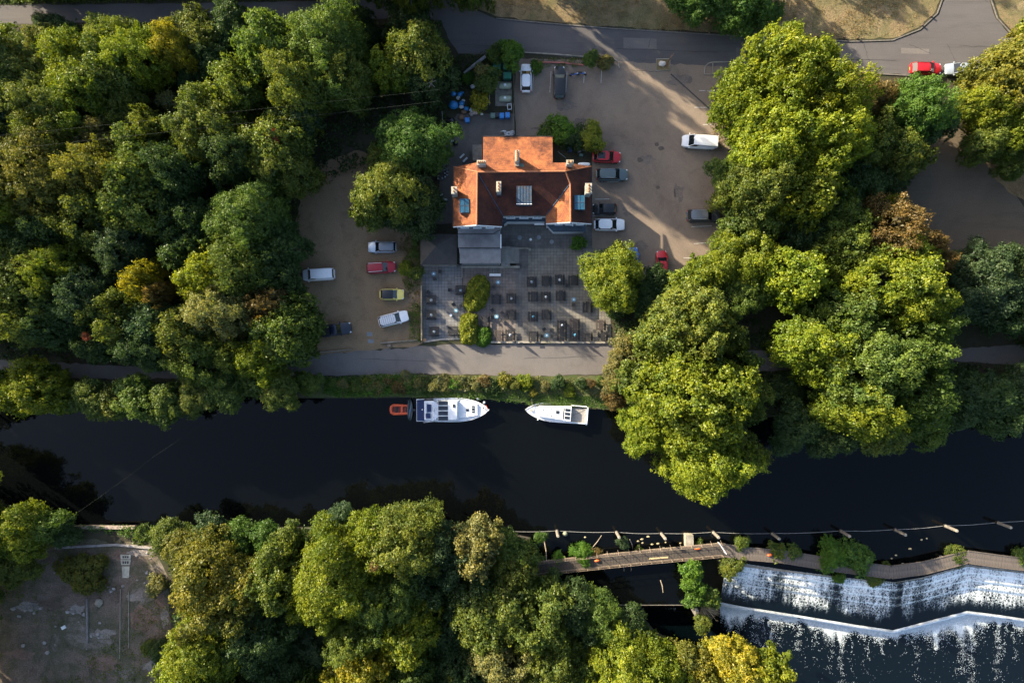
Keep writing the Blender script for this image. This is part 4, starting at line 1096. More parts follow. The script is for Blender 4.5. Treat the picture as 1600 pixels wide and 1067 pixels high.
(705,860,46,12,'TE','grey-green tree on the south bank between round and pale trees','tree'),
(745,850,40,13,'PA','pale-topped tree on the south bank near the boom','tree'),
(790,860,38,9,'G','green tree on the south bank at the start of the footbridge','tree'),
(800,890,38,11,'OL','olive tree covering the left end of the footbridge','tree'),
(740,920,44,10,'DG','dark green tree in the lower wood, inland of the pale-topped one','tree'),
(770,955,58,13,'OL','tufted olive tree in the centre of the lower wood','tree'),
(700,980,42,8,'DG','dark shaded tree left of the tufted olive one','tree'),
(840,965,52,13,'OL','olive tree right of the tufted olive one','tree'),
(720,1045,50,8,'DG','dark tree at the bottom edge left of the tall olive ones','tree'),
(790,1030,48,13,'PA','pale olive tree at the bottom edge','tree'),
(855,1030,50,12,'OL','dull olive tree at the bottom edge, middle','tree'),
(895,955,44,9,'DG','dark green tree on the shore of the lower channel','tree'),
(935,965,44,9,'G','green tree on the shore, next right of the dark one','tree'),
(860,925,32,6,'DG','dark bush right below the footbridge','shrub'),
(985,985,34,8,'DG','dark tree at the tip of the shore','tree'),
(960,1025,50,13,'YG','yellow-green tree at the bottom, above the lower channel','tree'),
(1020,1040,50,13,'YG','yellow-green tree at the bottom, right of the shore tip','tree'),
(905,1050,40,10,'G','green tree at the bottom edge left of the yellow-green pair','tree'),
(1075,1045,42,12,'GO','golden green tree at the bottom edge','tree'),
(1140,1035,44,12,'YY','golden yellow tree at the bottom, lower right wood','tree'),
(1195,1052,42,11,'YG','last yellow-green tree beside the tail water','tree'),
# water plants and island
(843,840,10,2.5,'BG','small green willow bush standing in the water behind the boom','shrub'),
(843,876,9,1.2,'BG','tiny green bush just left of the footbridge rail','shrub'),
(872,871,10,1.5,'VG','small bright bush beside the footbridge, nearest its left end','shrub'),
(910,864,17,2,'VG','bright green bush against the footbridge with a white rock beside it','shrub'),
(932,864,9,1.5,'BR','yellowish small bush beside the white rock at the footbridge','shrub'),
(973,847,10,1.8,'TE','dark spiky bush in the water between two boom piles','shrub'),
(998,860,7,1,'G','tiny bush touching the footbridge by the floating debris','shrub'),
(1092,850,7,1,'OL','tiny olive bush beside the concrete pier','shrub'),
(1158,848,11,2,'OL','olive tuft on the water right of the footbridge bend','shrub'),
(1142,882,18,2,'OL','mossy green hummock under the footbridge at the weir end','shrub'),
(1213,860,14,1.8,'OL','yellow-green bush along the bridge right of the bend','shrub'),
(1240,862,12,1.8,'G','green bush along the bridge next to the dark bushy one','shrub'),
(1300,866,23,3,'VG','large dark green bush against the middle of the bridge','shrub'),
(1336,868,24,3,'BG','bright green bush joined to the large bush at the bridge','shrub'),
(1384,885,8,1,'G','tiny bush at the low point of the bridge','shrub'),
(1493,865,16,1.5,'OL','dull green growth beside the peak of the bridge','shrub'),
(1596,868,14,1.8,'G','green bush at the right edge above the bridge','shrub'),
(1312,902,9,1,'VG','bright green tuft growing on the cascade below the bridge','shrub'),
(1366,905,13,.8,'OL','mossy tuft at the bridge foot over the cascade','shrub'),
(1080,890,16,3.5,'VG','bright green ivy bush at the top of the island wall','shrub'),
(1082,912,17,3.5,'VG','bright ivy bush in the middle of the island wall','shrub'),
(1083,935,15,3,'BG','green ivy bush on the lower part of the island wall','shrub'),
(1112,935,14,2.5,'G','dark green bush on the island left of the waterfall','shrub'),
(1098,972,14,2,'OL','green bush at the tip of the island below the dead shrub','shrub'),
]
for t in T:
    px, py, r, h, col, lab, kd = t
    if px < 520 and 200 < py < 590 and kd == 'tree': h = 13.5+.45*(h-13)
    z = -1.0 if (py > 838 and px > 836 and py < 980 and kd == 'shrub') else 0.0
    if kd == 'tree': r *= 1.06 if px < 900 else (.97 if 200 < py < 800 else 1.0)
    if kd == 'tree': tree(px, py, r, h, col, lab, ground=z, ell=.8 if r > 45 else .95)
    else: tree(px, py, r*(.9 if px < 500 and 590 < py < 650 else 1), h, col, lab, 'shrub', ground=z, ell=.75, nobark=(r < 12 or h > 6 and col == 'RD'))
# woodland going on beyond the picture
GR = 'woodland trees beyond the edge of the photograph'
R2 = random.Random(3)
for px, py, r, h, col in [(-60, 80, 60, 15, 'OL'), (-70, 180, 65, 17, 'G'), (-60, 290, 70, 18, 'OL'), (-70, 400, 70, 17, 'G'), (-60, 500, 60, 15, 'YG'), (-170, 130, 75, 18, 'G'), (-180, 300, 80, 18, 'OL'),
    (-170, 450, 75, 17, 'G'), (560, -80, 55, 24, 'G'), (450, -80, 55, 13, 'OL'), (340, -75, 50, 11, 'G'), (220, -70, 55, 10, 'G'), (100, -80, 60, 12, 'G'),
    (690, -75, 52, 25, 'G'), (740, -48, 34, 21, 'OL'), (840, -130, 55, 18, 'G'), (640, -62, 50, 27, 'OL'), (600, -180, 60, 26, 'G'), (520, -150, 55, 24, 'OL'), (0, -80, 60, 14, 'OL'), (920, -190, 50, 13, 'G'), (1010, -150, 34, 8, 'OL'), (-70, 640, 40, 10, 'G'), (-90, 870, 65, 20, 'OL'), (-90, 980, 65, 19, 'G'), (-90, 1080, 60, 17, 'OL'), (-180, 800, 70, 20, 'G'), (-200, 920, 75, 21, 'G'), (-75, 780, 50, 13, 'OL'),
    (1250, -160, 40, 10, 'G'), (1400, -190, 40, 10, 'G'), (1660, 60, 60, 15, 'YG'), (1670, 180, 65, 16, 'OL'), (1670, 430, 60, 14, 'DG'), (1680, 540, 55, 13, 'G'), (1670, 640, 55, 12, 'DG'),
    (360, 1130, 65, 15, 'OL'), (470, 1130, 60, 13, 'G'), (600, 1130, 65, 15, 'YG'), (720, 1130, 65, 14, 'OL'), (850, 1130, 60, 14, 'G'), (980, 1130, 60, 14, 'YG'), (1110, 1125, 55, 14, 'OL'), (1220, 1130, 50, 12, 'G'), (60, 1140, 40, 9, 'OL')]:
    tree(px, py, r, h, col, 'broad woodland tree standing just outside the picture', group=GR)

# undergrowth
ground_cover('undergrowth', [(-60, 40), (250, 36), (500, 34), (690, 36), (700, 90), (700, 170), (690, 250), (560, 262), (500, 285), (470, 300), (455, 400), (450, 548), (200, 566), (-60, 558)],
             2.6, 2.2, .42, 'DG', 'dark tangled undergrowth covering the floor of the left wood', seed=2, nleaf=8, clump=.6, cut=.3)
ground_cover('undergrowth', [(-60, 596), (200, 596), (480, 592), (482, 618), (300, 615), (-60, 603)], 3, 1.6, .4, 'G', 'green growth along the left river bank below the towpath', seed=3, clump=.5)
ground_cover('undergrowth', [(960, 470), (1100, 480), (1150, 380), (1330, 280), (1440, 190), (1450, 180), (1190, 130), (1150, 130), (1130, 420), (1180, 500), (1480, 500), (1480, 540), (1200, 545), (960, 535)],
             2.4, 1.8, .42, 'DG', 'dark undergrowth below the trees right of the car park', seed=4, clump=.6, cut=.25)
ground_cover('undergrowth', [(955, 590), (1250, 582), (1480, 568), (1650, 576), (1650, 632), (1400, 640), (1100, 652), (955, 636)], 2.6, 1.8, .4, 'DG', 'bank growth under the riverside trees on the right', seed=5, clump=.5)
ground_cover('undergrowth', [(260, 835), (820, 842), (830, 905), (870, 940), (1000, 970), (1080, 1035), (1240, 1090), (1240, 1110), (280, 1110), (268, 1000)],
             2.4, 2.0, .42, 'DG', 'dark undergrowth covering the floor of the lower wood', seed=6, clump=.6, cut=.25)
ground_cover('ivy_hedge', [(508, 592), (560, 588), (650, 586), (650, 598), (640, 614), (600, 617), (540, 619), (505, 616)], 14, 1.3, .24, 'VG', 'bright green ivy mass on the bank left of the larger boat', cat='ivy', seed=7, nleaf=12, clump=.4)
ground_cover('bank_flowers', [(560, 587), (824, 588), (824, 608), (560, 612)], 9, 1.5, .26, 'PA', 'pale seeding weeds and flowers along the bank beside the boats', cat='weeds', seed=8, nleaf=8, clump=.35, cut=.35)
ground_cover('bank_weeds', [(640, 588), (828, 589), (824, 612), (640, 613)], 8, .8, .24, 'G', 'green weeds among the pale seeding plants on the bank', cat='weeds', seed=9, nleaf=7, clump=.35, cut=.3)
ground_cover('bank_grass', [(640, 611), (830, 615), (950, 621), (950, 637), (828, 631), (760, 623), (640, 620)], 20, .4, .16, 'BG', 'short green grass along the water edge beside the boats', cat='grass', seed=10, nleaf=9, clump=.3)
ground_cover('dry_bank_weeds', [(828, 589), (950, 588), (952, 620), (828, 612)], 9, .5, .18, 'PA', 'dry grey-brown weeds on the bank above the smaller boat', cat='weeds', seed=11, nleaf=6, clump=.3, cut=.25)
ground_cover('car_park_hedge', [(634, 372), (656, 366), (658, 534), (640, 530), (640, 470), (630, 440)], 11, 1.2, .22, 'G', 'ragged hedge strip between gravel car park and patio', cat='hedge', seed=12, nleaf=9, clump=.35, cut=.36)
ground_cover('dead_hedge', [(622, 368), (652, 366), (654, 470), (640, 470), (628, 430)], 7, .7, .2, 'BR', 'brown dying growth in the hedge strip beside the red car', cat='hedge', seed=13, nleaf=6, clump=.3, cut=.4)
ground_cover('verge_grass', [(760, -6), (860, 33), (1080, 49), (1330, 62), (1395, 59), (1434, 42), (1465, -6)], 8, .25, .16, 'DR', 'dry brown grass tufts on the verge above the road', cat='grass', seed=14, nleaf=6, clump=.4, cut=.45)
ground_cover('roadside_grass', [(-20, -40), (640, -40), (690, -8), (500, -2), (250, 2), (-20, 5)], 9, .8, .3, 'G', 'long green grass along the upper side of the top road', cat='grass', seed=15, nleaf=8, clump=.4)
ground_cover('planting_bed', [(822, 84), (960, 97), (966, 104), (822, 104)], 9, .5, .18, 'G', 'sparse weeds in the roadside planting bed', cat='weeds', seed=16, nleaf=6, clump=.3, cut=.5)
ground_cover('waste_weeds', [(-20, 850), (240, 856), (262, 905), (268, 1000), (275, 1090), (-20, 1090)], 2.6, .5, .2, 'OL', 'scattered weeds growing on the waste ground', cat='weeds', seed=17, nleaf=10, clump=.6, cut=.56, blot=.04)
ground_cover('south_hedge', [(104, 822), (208, 823), (520, 826), (520, 846), (300, 850), (205, 838), (150, 830)], 9, 1.6, .25, 'BG', 'green growth along the top of the south bank wall', cat='hedge', seed=18, nleaf=10, clump=.4)
ground_cover('yard_weeds', [(705, 90), (770, 80), (780, 110), (765, 160), (730, 175), (712, 175), (716, 120)], 7, .9, .24, 'DG', 'dark brambles behind the sloping beam in the corner yard', cat='brambles', seed=19, nleaf=8, clump=.4, cut=.3)
ground_cover('car_park_edge_weeds', [(1110, 150), (1135, 150), (1130, 420), (1080, 440), (1112, 400)], 5, .5, .2, 'BR', 'fallen leaves and weeds along the right edge of the tarmac car park', cat='leaf litter', seed=20, nleaf=5, clump=.5, cut=.3)

# clipped patio shrubs: two evergreen mounds
def mound(pts, h, label, seed, col='LM'):
    """evergreen clipped to a shape: leaf skin over its top and sides"""
    rg = np.random.default_rng(seed); P = np.array([at(a, b, 0)[:2] for a, b in pts]); c = P.mean(0)
    root = empty('clipped_shrub', (c[0], c[1], 0), 0, label, 'shrub')
    n = 2600; X = rg.uniform(P[:, 0].min(), P[:, 0].max(), n*2); Y = rg.uniform(P[:, 1].min(), P[:, 1].max(), n*2)
    k = inside(X, Y, [tuple(p) for p in P]); X, Y = X[k][:n], Y[k][:n]
    dist = np.full(len(X), 9.0)
    for i in range(len(P)):
        a = P[i]; b = P[(i+1) % len(P)]; ab = b-a; t = np.clip(((X-a[0])*ab[0]+(Y-a[1])*ab[1])/(ab@ab), 0, 1)
        dist = np.minimum(dist, np.hypot(X-a[0]-t*ab[0], Y-a[1]-t*ab[1]))
    Z = h*(1-np.exp(-dist/.35))*(.80+.20*np.sin(X*4)*np.cos(Y*3.3))*rg.uniform(.8, 1.08, len(X))
    low = rg.random(len(X)) < .35; Z = np.where(low, Z*rg.random(len(X)), Z)
    q = np.stack([X-c[0], Y-c[1], Z], 1); j = np.repeat(np.arange(len(q)), 9)
    Pp = q[j]+rg.normal(size=(len(j), 3))*.11; Nn = unit(np.array([0, 0, .7])+rg.normal(size=(len(j), 3))*.6)
    tint = np.clip(rg.normal(.55, .2, len(q))[j]+rg.normal(0, .1, len(j)), 0, 1)
    me = leaf_mesh('crown', Pp, Nn, .21*rg.uniform(.6, 1.4, len(j)), tint, rg)
    o = bpy.data.objects.new('crown', me); COL.objects.link(o); o.parent = root; o.color = (*COLORS[col][0], COLORS[col][1])
    MB().tube([(0, 0, 0), (0, 0, h*.8)], .12).build('trunk', BARK, root, local=True)
mound([(734, 440), (745, 431), (757, 433), (764, 445), (763, 462), (757, 478), (745, 486), (732, 486), (725, 477), (727, 462)], 2.0, 'tall oval clipped evergreen with yellow tips in the middle of the patio', 1)
mound([(722, 494), (733, 490), (744, 492), (746, 508), (745, 534), (735, 538), (722, 534), (718, 515)], 1.9, 'yellow-rimmed clipped evergreen at the patio edge below the oval one', 2)
mound([(746, 512), (762, 511), (767, 520), (766, 534), (756, 541), (746, 538)], 1.3, 'lower green clipped evergreen joined to the yellow-rimmed one', 3, 'VG')

R9 = random.Random(9)   # single ragged bushes along the bank
for k in range(26):
    px = 520+k*16.8+R9.uniform(-6, 6); py = R9.uniform(593, 606) if px < 830 else R9.uniform(596, 618)
    col = R9.choice(['PA', 'PA', 'G', 'YG', 'BR', 'GO', 'DG', 'VG'])
    what = {'PA': 'pale seeding', 'G': 'green', 'YG': 'yellow-green', 'BR': 'rusty brown', 'GO': 'golden', 'DG': 'dark', 'VG': 'bright green'}[col]
    nth = 'first second third fourth fifth sixth seventh eighth ninth tenth eleventh twelfth thirteenth fourteenth fifteenth sixteenth seventeenth eighteenth nineteenth twentieth'.split()
    lab = what+' weed clump on the bank by the boats, '+(nth[k] if k < 20 else ['sixth', 'fifth', 'fourth', 'third', 'second', 'first'][k-20])+(' from the left' if k < 20 else ' from the right')
    tree(px, py, R9.uniform(6, 12), R9.uniform(.9, 1.9), col, lab, 'weed_clump', group='weed clumps along the bank', ell=.7, nobark=True)['category'] = 'weeds'
# ------------------------------------------------------------------ vehicles
M_CGL = mat('car_glass', (.010, .013, .016), .05, var=.1, coat=.4)
M_TYRE = mat('tyre_rubber', (.02, .02, .02), .85); M_RIM = mat('alloy_rim', (.4, .4, .42), .3, .8)
M_LAMP = mat('headlamp', (.6, .62, .65), .1, var=.05); M_TAIL = mat('tail_lamp', (.35, .02, .015), .2, var=.05)
M_TRIM = mat('black_trim', (.015, .015, .016), .5)
M_PLATE = mat('yellow_plate', (.55, .42, .06), .5)
CARS = {  # windscreen foot, roof front, roof rear, rear foot (fractions of length from the middle), height, bonnet height
 'hatch': (.25, .08, -.36, -.46, 1.48, .92), 'suv': (.24, .10, -.40, -.475, 1.68, 1.02), 'estate': (.24, .09, -.43, -.485, 1.50, .92),
 'saloon': (.20, .05, -.22, -.38, 1.42, .90), 'van': (.33, .20, -.475, -.49, 1.95, 1.10), 'pickup': (.20, .08, -.10, -.16, 1.75, 1.05)}
def car(label, px, py, ang, L, kind, m, W=1.82, sunroof=None, rails=None, roof_m=None, group=None, name='parked_car', cat='car', rack=False, bars=0, glass=None):
    x, y, _ = at(px, py, .8); root = empty(name, (x, y, 0), math.radians(ang), label, cat, group)
    wf, rf, rr, wr, Ht, Hb = CARS[kind]; G = glass or M_CGL
    B = MB(); rings = []; n = 17
    for i in range(n):
        u = -1+2*i/(n-1); X = u*L/2
        k = (1-abs(u)**(3.6 if u > 0 else 5.5))**.42 if abs(u) < 1 else 0
        w2 = W/2*(.70+.30*k)
        f = X/L
        if kind == 'pickup' and f < wr: zt = Hb+.02
        elif f > wf: zt = Hb - (f-wf)/(.5-wf)*.22*(.3+.7*(f-wf)/(.5-wf))
        elif f < wr: zt = Hb-.04-(wr-f)*.8
        else: zt = Hb+.03
        lo = .20+.14*abs(u)**6
        rings.append([(X, s*w2*a, z) for s, a, z in [(-1, .0, lo), (-1, .80, lo), (-1, .97, lo+.12), (-1, 1, .55), (-1, .985, zt-.20), (-1, .93, zt-.05), (-1, .80, zt), (-1, .0, zt+.035),
                      (1, .80, zt), (1, .93, zt-.05), (1, .985, zt-.20), (1, 1, .55), (1, .97, lo+.12), (1, .80, lo)]])
    B.loft(rings); B.build('body', m, root, True, local=True)
    # cabin: dark glass house with painted roof and pillars
    wb, wt = W*.455, W*.375
    zb = Hb-.02
    def P(f, s, wv, z): return (f*L, s*wv, z)
    base = [P(wf, -1, wb*.93, zb), P(wf, 1, wb*.93, zb), P(wr, 1, wb*.93, zb), P(wr, -1, wb*.93, zb)]
    top = [P(rf, -1, wt, Ht-.06), P(rf, 1, wt, Ht-.06), P(rr, 1, wt, Ht-.06), P(rr, -1, wt, Ht-.06)]
    c = MB(); c.add(base+top, [(0, 1, 2, 3), (4, 5, 6, 7)[::-1], (0, 4, 5, 1), (1, 5, 6, 2), (2, 6, 7, 3), (3, 7, 4, 0)]); c.build('cabin_shell', m if kind == 'van' else M_TRIM, root, local=True)
    def pane(name, a, b, c_, d, e=.012, gap=.06):
        q = [Vector(v) for v in (a, b, c_, d)]; ctr = sum(q, Vector())/4; nn = (q[1]-q[0]).cross(q[3]-q[0]).normalized()
        if nn.dot(ctr-Vector((0, 0, .9))) < 0: nn = -nn
        q = [ctr+(v-ctr)*(1-gap)+nn*e for v in q]; r = [v-nn*e*.8 for v in q]
        mb = MB(); mb.add(q+r, [(0, 1, 2, 3), (7, 6, 5, 4), (0, 4, 5, 1), (1, 5, 6, 2), (2, 6, 7, 3), (3, 7, 4, 0)]); mb.build(name, G, root, local=True)
    pane('windscreen', base[0], base[1], top[1], top[0]); 
    pane('rear_window', base[3], base[2], top[2], top[3], gap=.12)
    for s, (bi, ti) in ((-1, (0, 3)), (1, (1, 2))):
        bf, br_ = Vector(base[bi]), Vector(base[bi+ (3 if bi == 0 else 1)]); tf, tr = Vector(top[bi]), Vector(top[ti])
        cuts = [0, .46, 1] if kind not in ('van', 'pickup') else ([0, .28] if kind == 'van' else [0, 1])
        for k in range(len(cuts)-1):
            a, b = cuts[k], cuts[k+1]
            pane('side_window', bf.lerp(br_, a), bf.lerp(br_, b), tf.lerp(tr, b), tf.lerp(tr, a), gap=.10)
    # roof panel, crowned
    R_ = MB(); rr_ = []
    for i in range(9):
        t = i/8; X = (rf+(rr-rf)*t)*L; k = 1-abs(2*t-1)**5*.10; z = Ht-.07*abs(2*t-1)**2.5
        rr_.append([(X, -wt*1.06*k, z-.10), (X, -wt*1.02*k, z-.03), (X, -wt*.7*k, z+.01), (X, 0, z+.03), (X, wt*.7*k, z+.01), (X, wt*1.02*k, z-.03), (X, wt*1.06*k, z-.10)])
    R_.loft(rr_, cap=True); R_.build('roof', roof_m or m, root, True, local=True)
    for a, b in ((0, 0), (1, 1), (2, 2), (3, 3)): MB().tube([Vector(base[a])+Vector((0, 0, .02)), Vector(top[b])+Vector((0, 0, .03))], .045, 4).build('pillar', m, root, local=True)
    if sunroof: MB().box(((rf*.35+rr*.65)*L if sunroof == 1 else (rf+rr)/2*L, 0, Ht+.032), (L*(.26 if sunroof == 1 else abs(rf-rr)*.8), wt*1.45, .02)).build('sunroof', G, root, local=True)
    if rails:
        for s in (-1, 1):
            MB().tube([((rf-.02)*L, s*wt*.93, Ht-.02), ((rf-.05)*L, s*wt*.95, Ht+.06), ((rr+.05)*L, s*wt*.95, Ht+.06), ((rr+.02)*L, s*wt*.93, Ht-.02)], .03, 5).build('roof_rail', rails, root, local=True)
    for k in range(bars):
        X = (rf+(rr-rf)*(k+.8)/(bars+.6))*L; MB().box((X, 0, Ht+.11), (.07, wt*1.95, .05)).build('roof_bar', M_RIM, root, local=True)
    for s in (-1, 1):
        MB().box((wf*L-.12, s*(W/2+.06), Hb+.02), (.16, .20, .14), taper=.8).build('mirror', m, root, local=True)
        MB().ball((L/2-.20, s*W*.345, Hb-.26), (.20, .17, .09), 8, 5).build('headlight', M_LAMP, root, local=True)
        MB().box((-L/2+.10, s*W*.37, Hb-.12), (.14, .22, .16)).build('tail_light', M_TAIL, root, local=True)
        for f in (.31, -.30):
            wm = MB(); X = f*L; wm.tube([(X, s*(W/2-.20), .32), (X, s*(W/2-.17), .32), (X, s*(W/2+.005), .32), (X, s*(W/2+.012), .32)], [.29, .32, .32, .27], 16)
            wo_ = wm.build('wheel', M_TYRE, root, True, local=True)
            MB().tube([(X, s*(W/2+.012), .32), (X, s*(W/2+.022), .32)], .19, 10).build('rim', M_RIM, wo_, local=True)
    MB().box((-L/2-.005, 0, .55), (.02, .5, .11)).build('number_plate', M_PLATE, root, local=True)
    MB().box((L/2-.005, 0, .42), (.03, W*.5, .14)).build('grille', M_TRIM, root, local=True)
    if kind == 'pickup':
        MB().box((-.33*L, 0, Hb+.05), (.30*L, W*.80, .03)).build('bed_cover', M_TRIM, root, local=True)
    return root
C_WHITE = paint('white_car_paint', (.74, .76, .80)); C_BLACK = paint('black_car_paint', (.010, .011, .013)); C_RED = paint('red_car_paint', (.42, .012, .018))
C_GRN = paint('green_grey_paint', (.085, .12, .13), .3, .3); C_NAVY = paint('navy_paint', (.012, .018, .035), .25); C_SIL = paint('silver_paint', (.42, .48, .56), .3, .5)
C_YEL = paint('yellow_car_paint', (.72, .60, .16)); C_GREY = paint('grey_car_paint', (.17, .19, .22), .3, .5); C_DGR = paint('dark_grey_paint', (.07, .08, .10), .3, .5); C_BLUE = paint('blue_car_paint', (.06, .16, .50))
C_RED2 = paint('dark_red_paint', (.30, .008, .02)); M_GREYG = mat('pale_screen_glass', (.10, .13, .13), .1)
car('white hatchback parked nose to the planting bed beside the bins', 822, 122, 90, 4.35, 'hatch', C_WHITE, rails=M_RIM)
car('black estate car parked nose up in the top row of the tarmac', 874, 129, 90, 5.0, 'estate', C_BLACK, W=1.9, glass=M_GREYG)
car('red car with dark sunroof under the yellow-flowered shrub', 948, 245, -2, 4.35, 'hatch', C_RED, sunroof=1)
car('grey-green off-roader with roof rails beside the brick chimney side of the house', 956, 273, 0, 4.9, 'suv', C_GRN, W=1.9, rails=M_RIM)
car('small black car parked next to the white one by the house', 945, 326.5, 180, 3.75, 'hatch', C_BLACK, W=1.72)
car('white saloon-like hatchback with black rear window by the south-east bay', 952, 351, 0, 4.75, 'hatch', C_WHITE, W=1.9)
car('blue car almost hidden by the feathery round tree', 990, 408, 95, 4.2, 'hatch', C_BLUE)
car('small red car backed into the bushes at the bottom of the tarmac', 1034.5, 412, 92, 4.0, 'hatch', C_RED, W=1.75)
car('large white panel van nosing out from under the tree', 1093, 222, 176, 5.4, 'van', C_WHITE, W=2.05, name='delivery_van', cat='van')
car('dark grey off-roader half under the trees at the right of the tarmac', 1099, 337, 0, 5.2, 'suv', C_DGR, W=1.95, roof_m=C_GREY, rails=M_RIM)
car('red car parked on the road at the upper right', 1447, 107, -1, 4.75, 'hatch', C_RED, rails=M_TRIM)
car('silver car on the road half hidden by the golden tree', 1500, 108, 180, 4.5, 'hatch', C_SIL)
car('white panel van on the left rim of the gravel car park', 498, 429, 183, 4.9, 'van', C_WHITE, W=1.9, name='delivery_van', cat='van')
car('silver-blue estate car, topmost on the gravel', 597, 386, 180, 4.35, 'estate', C_SIL, roof_m=C_GREY, rails=M_RIM)
car('dark red estate car with pale roof rails on the gravel', 595, 418, 4, 4.5, 'estate', C_RED2, rails=C_WHITE)
car('small yellow car with black roof on the gravel', 612, 460, 0, 3.75, 'hatch', C_YEL, W=1.72, roof_m=C_BLACK)
car('white car carrying a barred roof rack, lowest on the gravel', 614.5, 498, 14, 4.65, 'estate', C_WHITE, W=1.85, bars=7, rails=M_RIM)
car('dark navy pickup with covered bed at the lower left of the gravel', 524, 515, 8, 4.9, 'pickup', C_NAVY, W=1.9, name='parked_pickup', cat='pickup')

# ------------------------------------------------------------------ boats
M_HULL = mat('white_hull', (.74, .77, .82), .3, var=.05, coat=.3); M_DECK = mat('white_deck', (.66, .69, .74), .5, var=.06)
M_NAVYC = mat('navy_canvas', (.008, .022, .085), .8, var=.2); M_TEAK = mat('worn_grey_deck', (.30, .28, .26), .8, var=.2, scale=4)
M_ORG = mat('orange_rubber', (.62, .09, .03), .5, var=.15); M_STEEL = mat('steel_rail', (.6, .62, .65), .25, .9)
M_TINT = mat('tinted_windows', (.02, .028, .04), .1); M_REDP = mat('red_trim', (.35, .04, .03), .5); M_GREYC = mat('grey_cushion', (.45, .50, .60), .8)
def hull(root, L, W, fb=1.05, sternw=.92):
    n = 20; rings = []; deck = []
    for i in range(n+1):
        u = i/n; x = -L/2+u*L
        w2 = W/2*(sternw+(1-sternw)*min(1, u*2.2)) * (1-max(0, (u-.52)/.48)**2.3)**.82 if u < 1 else .02
        w2 = max(w2, .03); g = fb+.22*max(0, u-.5)**1.5*2.4
        bow = max(0, (u-.6)/.4)
        rings.append([(x-.55*bow*L*.06, 0, -.45+.3*bow), (x-.4*bow, -w2*.72, -.25+.25*bow), (x-.1*bow, -w2*.95, .15), (x, -w2, g), (x, -w2+min(.09, w2*.6), g+.02), (x, -w2+min(.13, w2*.7), g-.10),
                      (x, w2-min(.13, w2*.7), g-.10), (x, w2-min(.09, w2*.6), g+.02), (x, w2, g), (x-.1*bow, w2*.95, .15), (x-.4*bow, w2*.72, -.25+.25*bow)])
        deck.append((x, w2, g))
    MB().loft(rings).build('hull', M_HULL, root, True, local=True)
    rr = MB(); rr.tube([(x, -w, g-.12) for x, w, g in deck]+[(x, w, g-.12) for x, w, g in deck[::-1]], .035, 4, False); rr.build('rubbing_strake', M_TRIM, root, local=True)
    return deck
def rail(root, deck, i0, inset=.18, h=.55):
    for s in (-1, 1):
        pts = [(x, s*max(w-inset, 0), g+h) for x, w, g in deck[i0:]]
        o = MB().tube(pts, .018, 4).build('handrail', M_STEEL, root, local=True)
        for x, w, g in deck[i0::3]: MB().tube([(x, s*max(w-inset, 0), g), (x, s*max(w-inset, 0), g+h)], .014, 4).build('stanchion', M_STEEL, o, local=True)
def plate(root, pts, z0, z1, m, name, parent=None): return MB().prism(pts, z0, z1).build(name, m, parent or root, local=True)
def taper(x0, x1, w0, w1, z0, z1, in0=.1, m=None, name='cabin', root=None):
    mb = MB(); a = [(x0, -w0, z0), (x1, -w1, z0), (x1, w1, z0), (x0, w0, z0)]; b = [(x0+in0*.4, -w0+in0, z1), (x1-in0*1.5, -w1+in0, z1), (x1-in0*1.5, w1-in0, z1), (x0+in0*.4, w0-in0, z1)]
    mb.add(a+b, [(3, 2, 1, 0), (4, 5, 6, 7), (0, 1, 5, 4), (1, 2, 6, 5), (2, 3, 7, 6), (3, 0, 4, 7)]); return mb.build(name, m or M_DECK, root, local=True)
# larger cruiser, bow to the right
k = (H-0)/H
bt = empty('motor_cruiser', at(707.5, 640.5, .2)[:2]+(WZ,), math.radians(.5), 'larger white cruiser with navy stern canvas moored with its bow to the right', 'boat')
L, W = 11.4, 3.75; dk = hull(bt, L, W)
plate(bt, [(-5.6, -1.6), (-4.4, -1.68), (-4.4, 1.68), (-5.6, 1.6)], 1.08, 1.22, M_NAVYC, 'stern_canvas')
ck = plate(bt, [(-4.4, -1.45), (-2.9, -1.5), (-2.9, 1.5), (-4.4, 1.45)], 1.0, 1.55, M_HULL, 'cockpit_surround')
plate(bt, [(-4.22, -1.25), (-3.2, -1.28), (-3.2, 1.28), (-4.22, 1.25)], 1.552, 1.57, M_DECK, 'cockpit_floor')
plate(bt, [(-4.15, -1.2), (-3.45, -1.2), (-3.45, -.45), (-4.15, -.45)], 1.57, 1.85, M_NAVYC, 'seat')
plate(bt, [(-3.9, -.2), (-3.35, -.2), (-3.35, .95), (-3.9, .95)], 1.57, 1.8, M_NAVYC, 'table')
plate(bt, [(-4.2, -.35), (-4.0, -.35), (-4.0, 1.15), (-4.2, 1.15)], 1.57, 1.95, M_GREYC, 'seat')
plate(bt, [(-3.05, -1.3), (-2.55, -1.4), (-2.2, -.9), (-2.15, 0), (-2.2, .9), (-2.55, 1.4), (-3.05, 1.3), (-2.75, 0)], 1.5, 2.1, M_GREYC, 'cushion')
cb = taper(-2.3, 1.0, 1.6, 1.55, .95, 2.15, .18, root=bt, name='wheelhouse')
for j in range(4):
    y = -1.18+j*.79; MB().box((-1.42, y, 2.17), (1.5, .66, .03)).build('roof_window', M_TINT, cb, local=True)
tr = taper(.5, 4.0, 1.45, .95, .95, 1.42, .12, root=bt, name='foredeck_cabin')
ws = MB(); ws.add([(.35, -1.3, 1.5), (.75, 0, 1.5), (.35, 1.3, 1.5), (0, 1.2, 2.12), (.3, 0, 2.12), (0, -1.2, 2.12)], [(0, 1, 4, 5), (1, 2, 3, 4)])
ws2 = MB(); ws2.box((.42, -.65, 1.95), (.3, 1.15, .1), rz=-.12); ws2.box((.42, .65, 1.95), (.3, 1.15, .1), rz=.12); ws2.build('windscreen', M_TINT, cb, local=True)
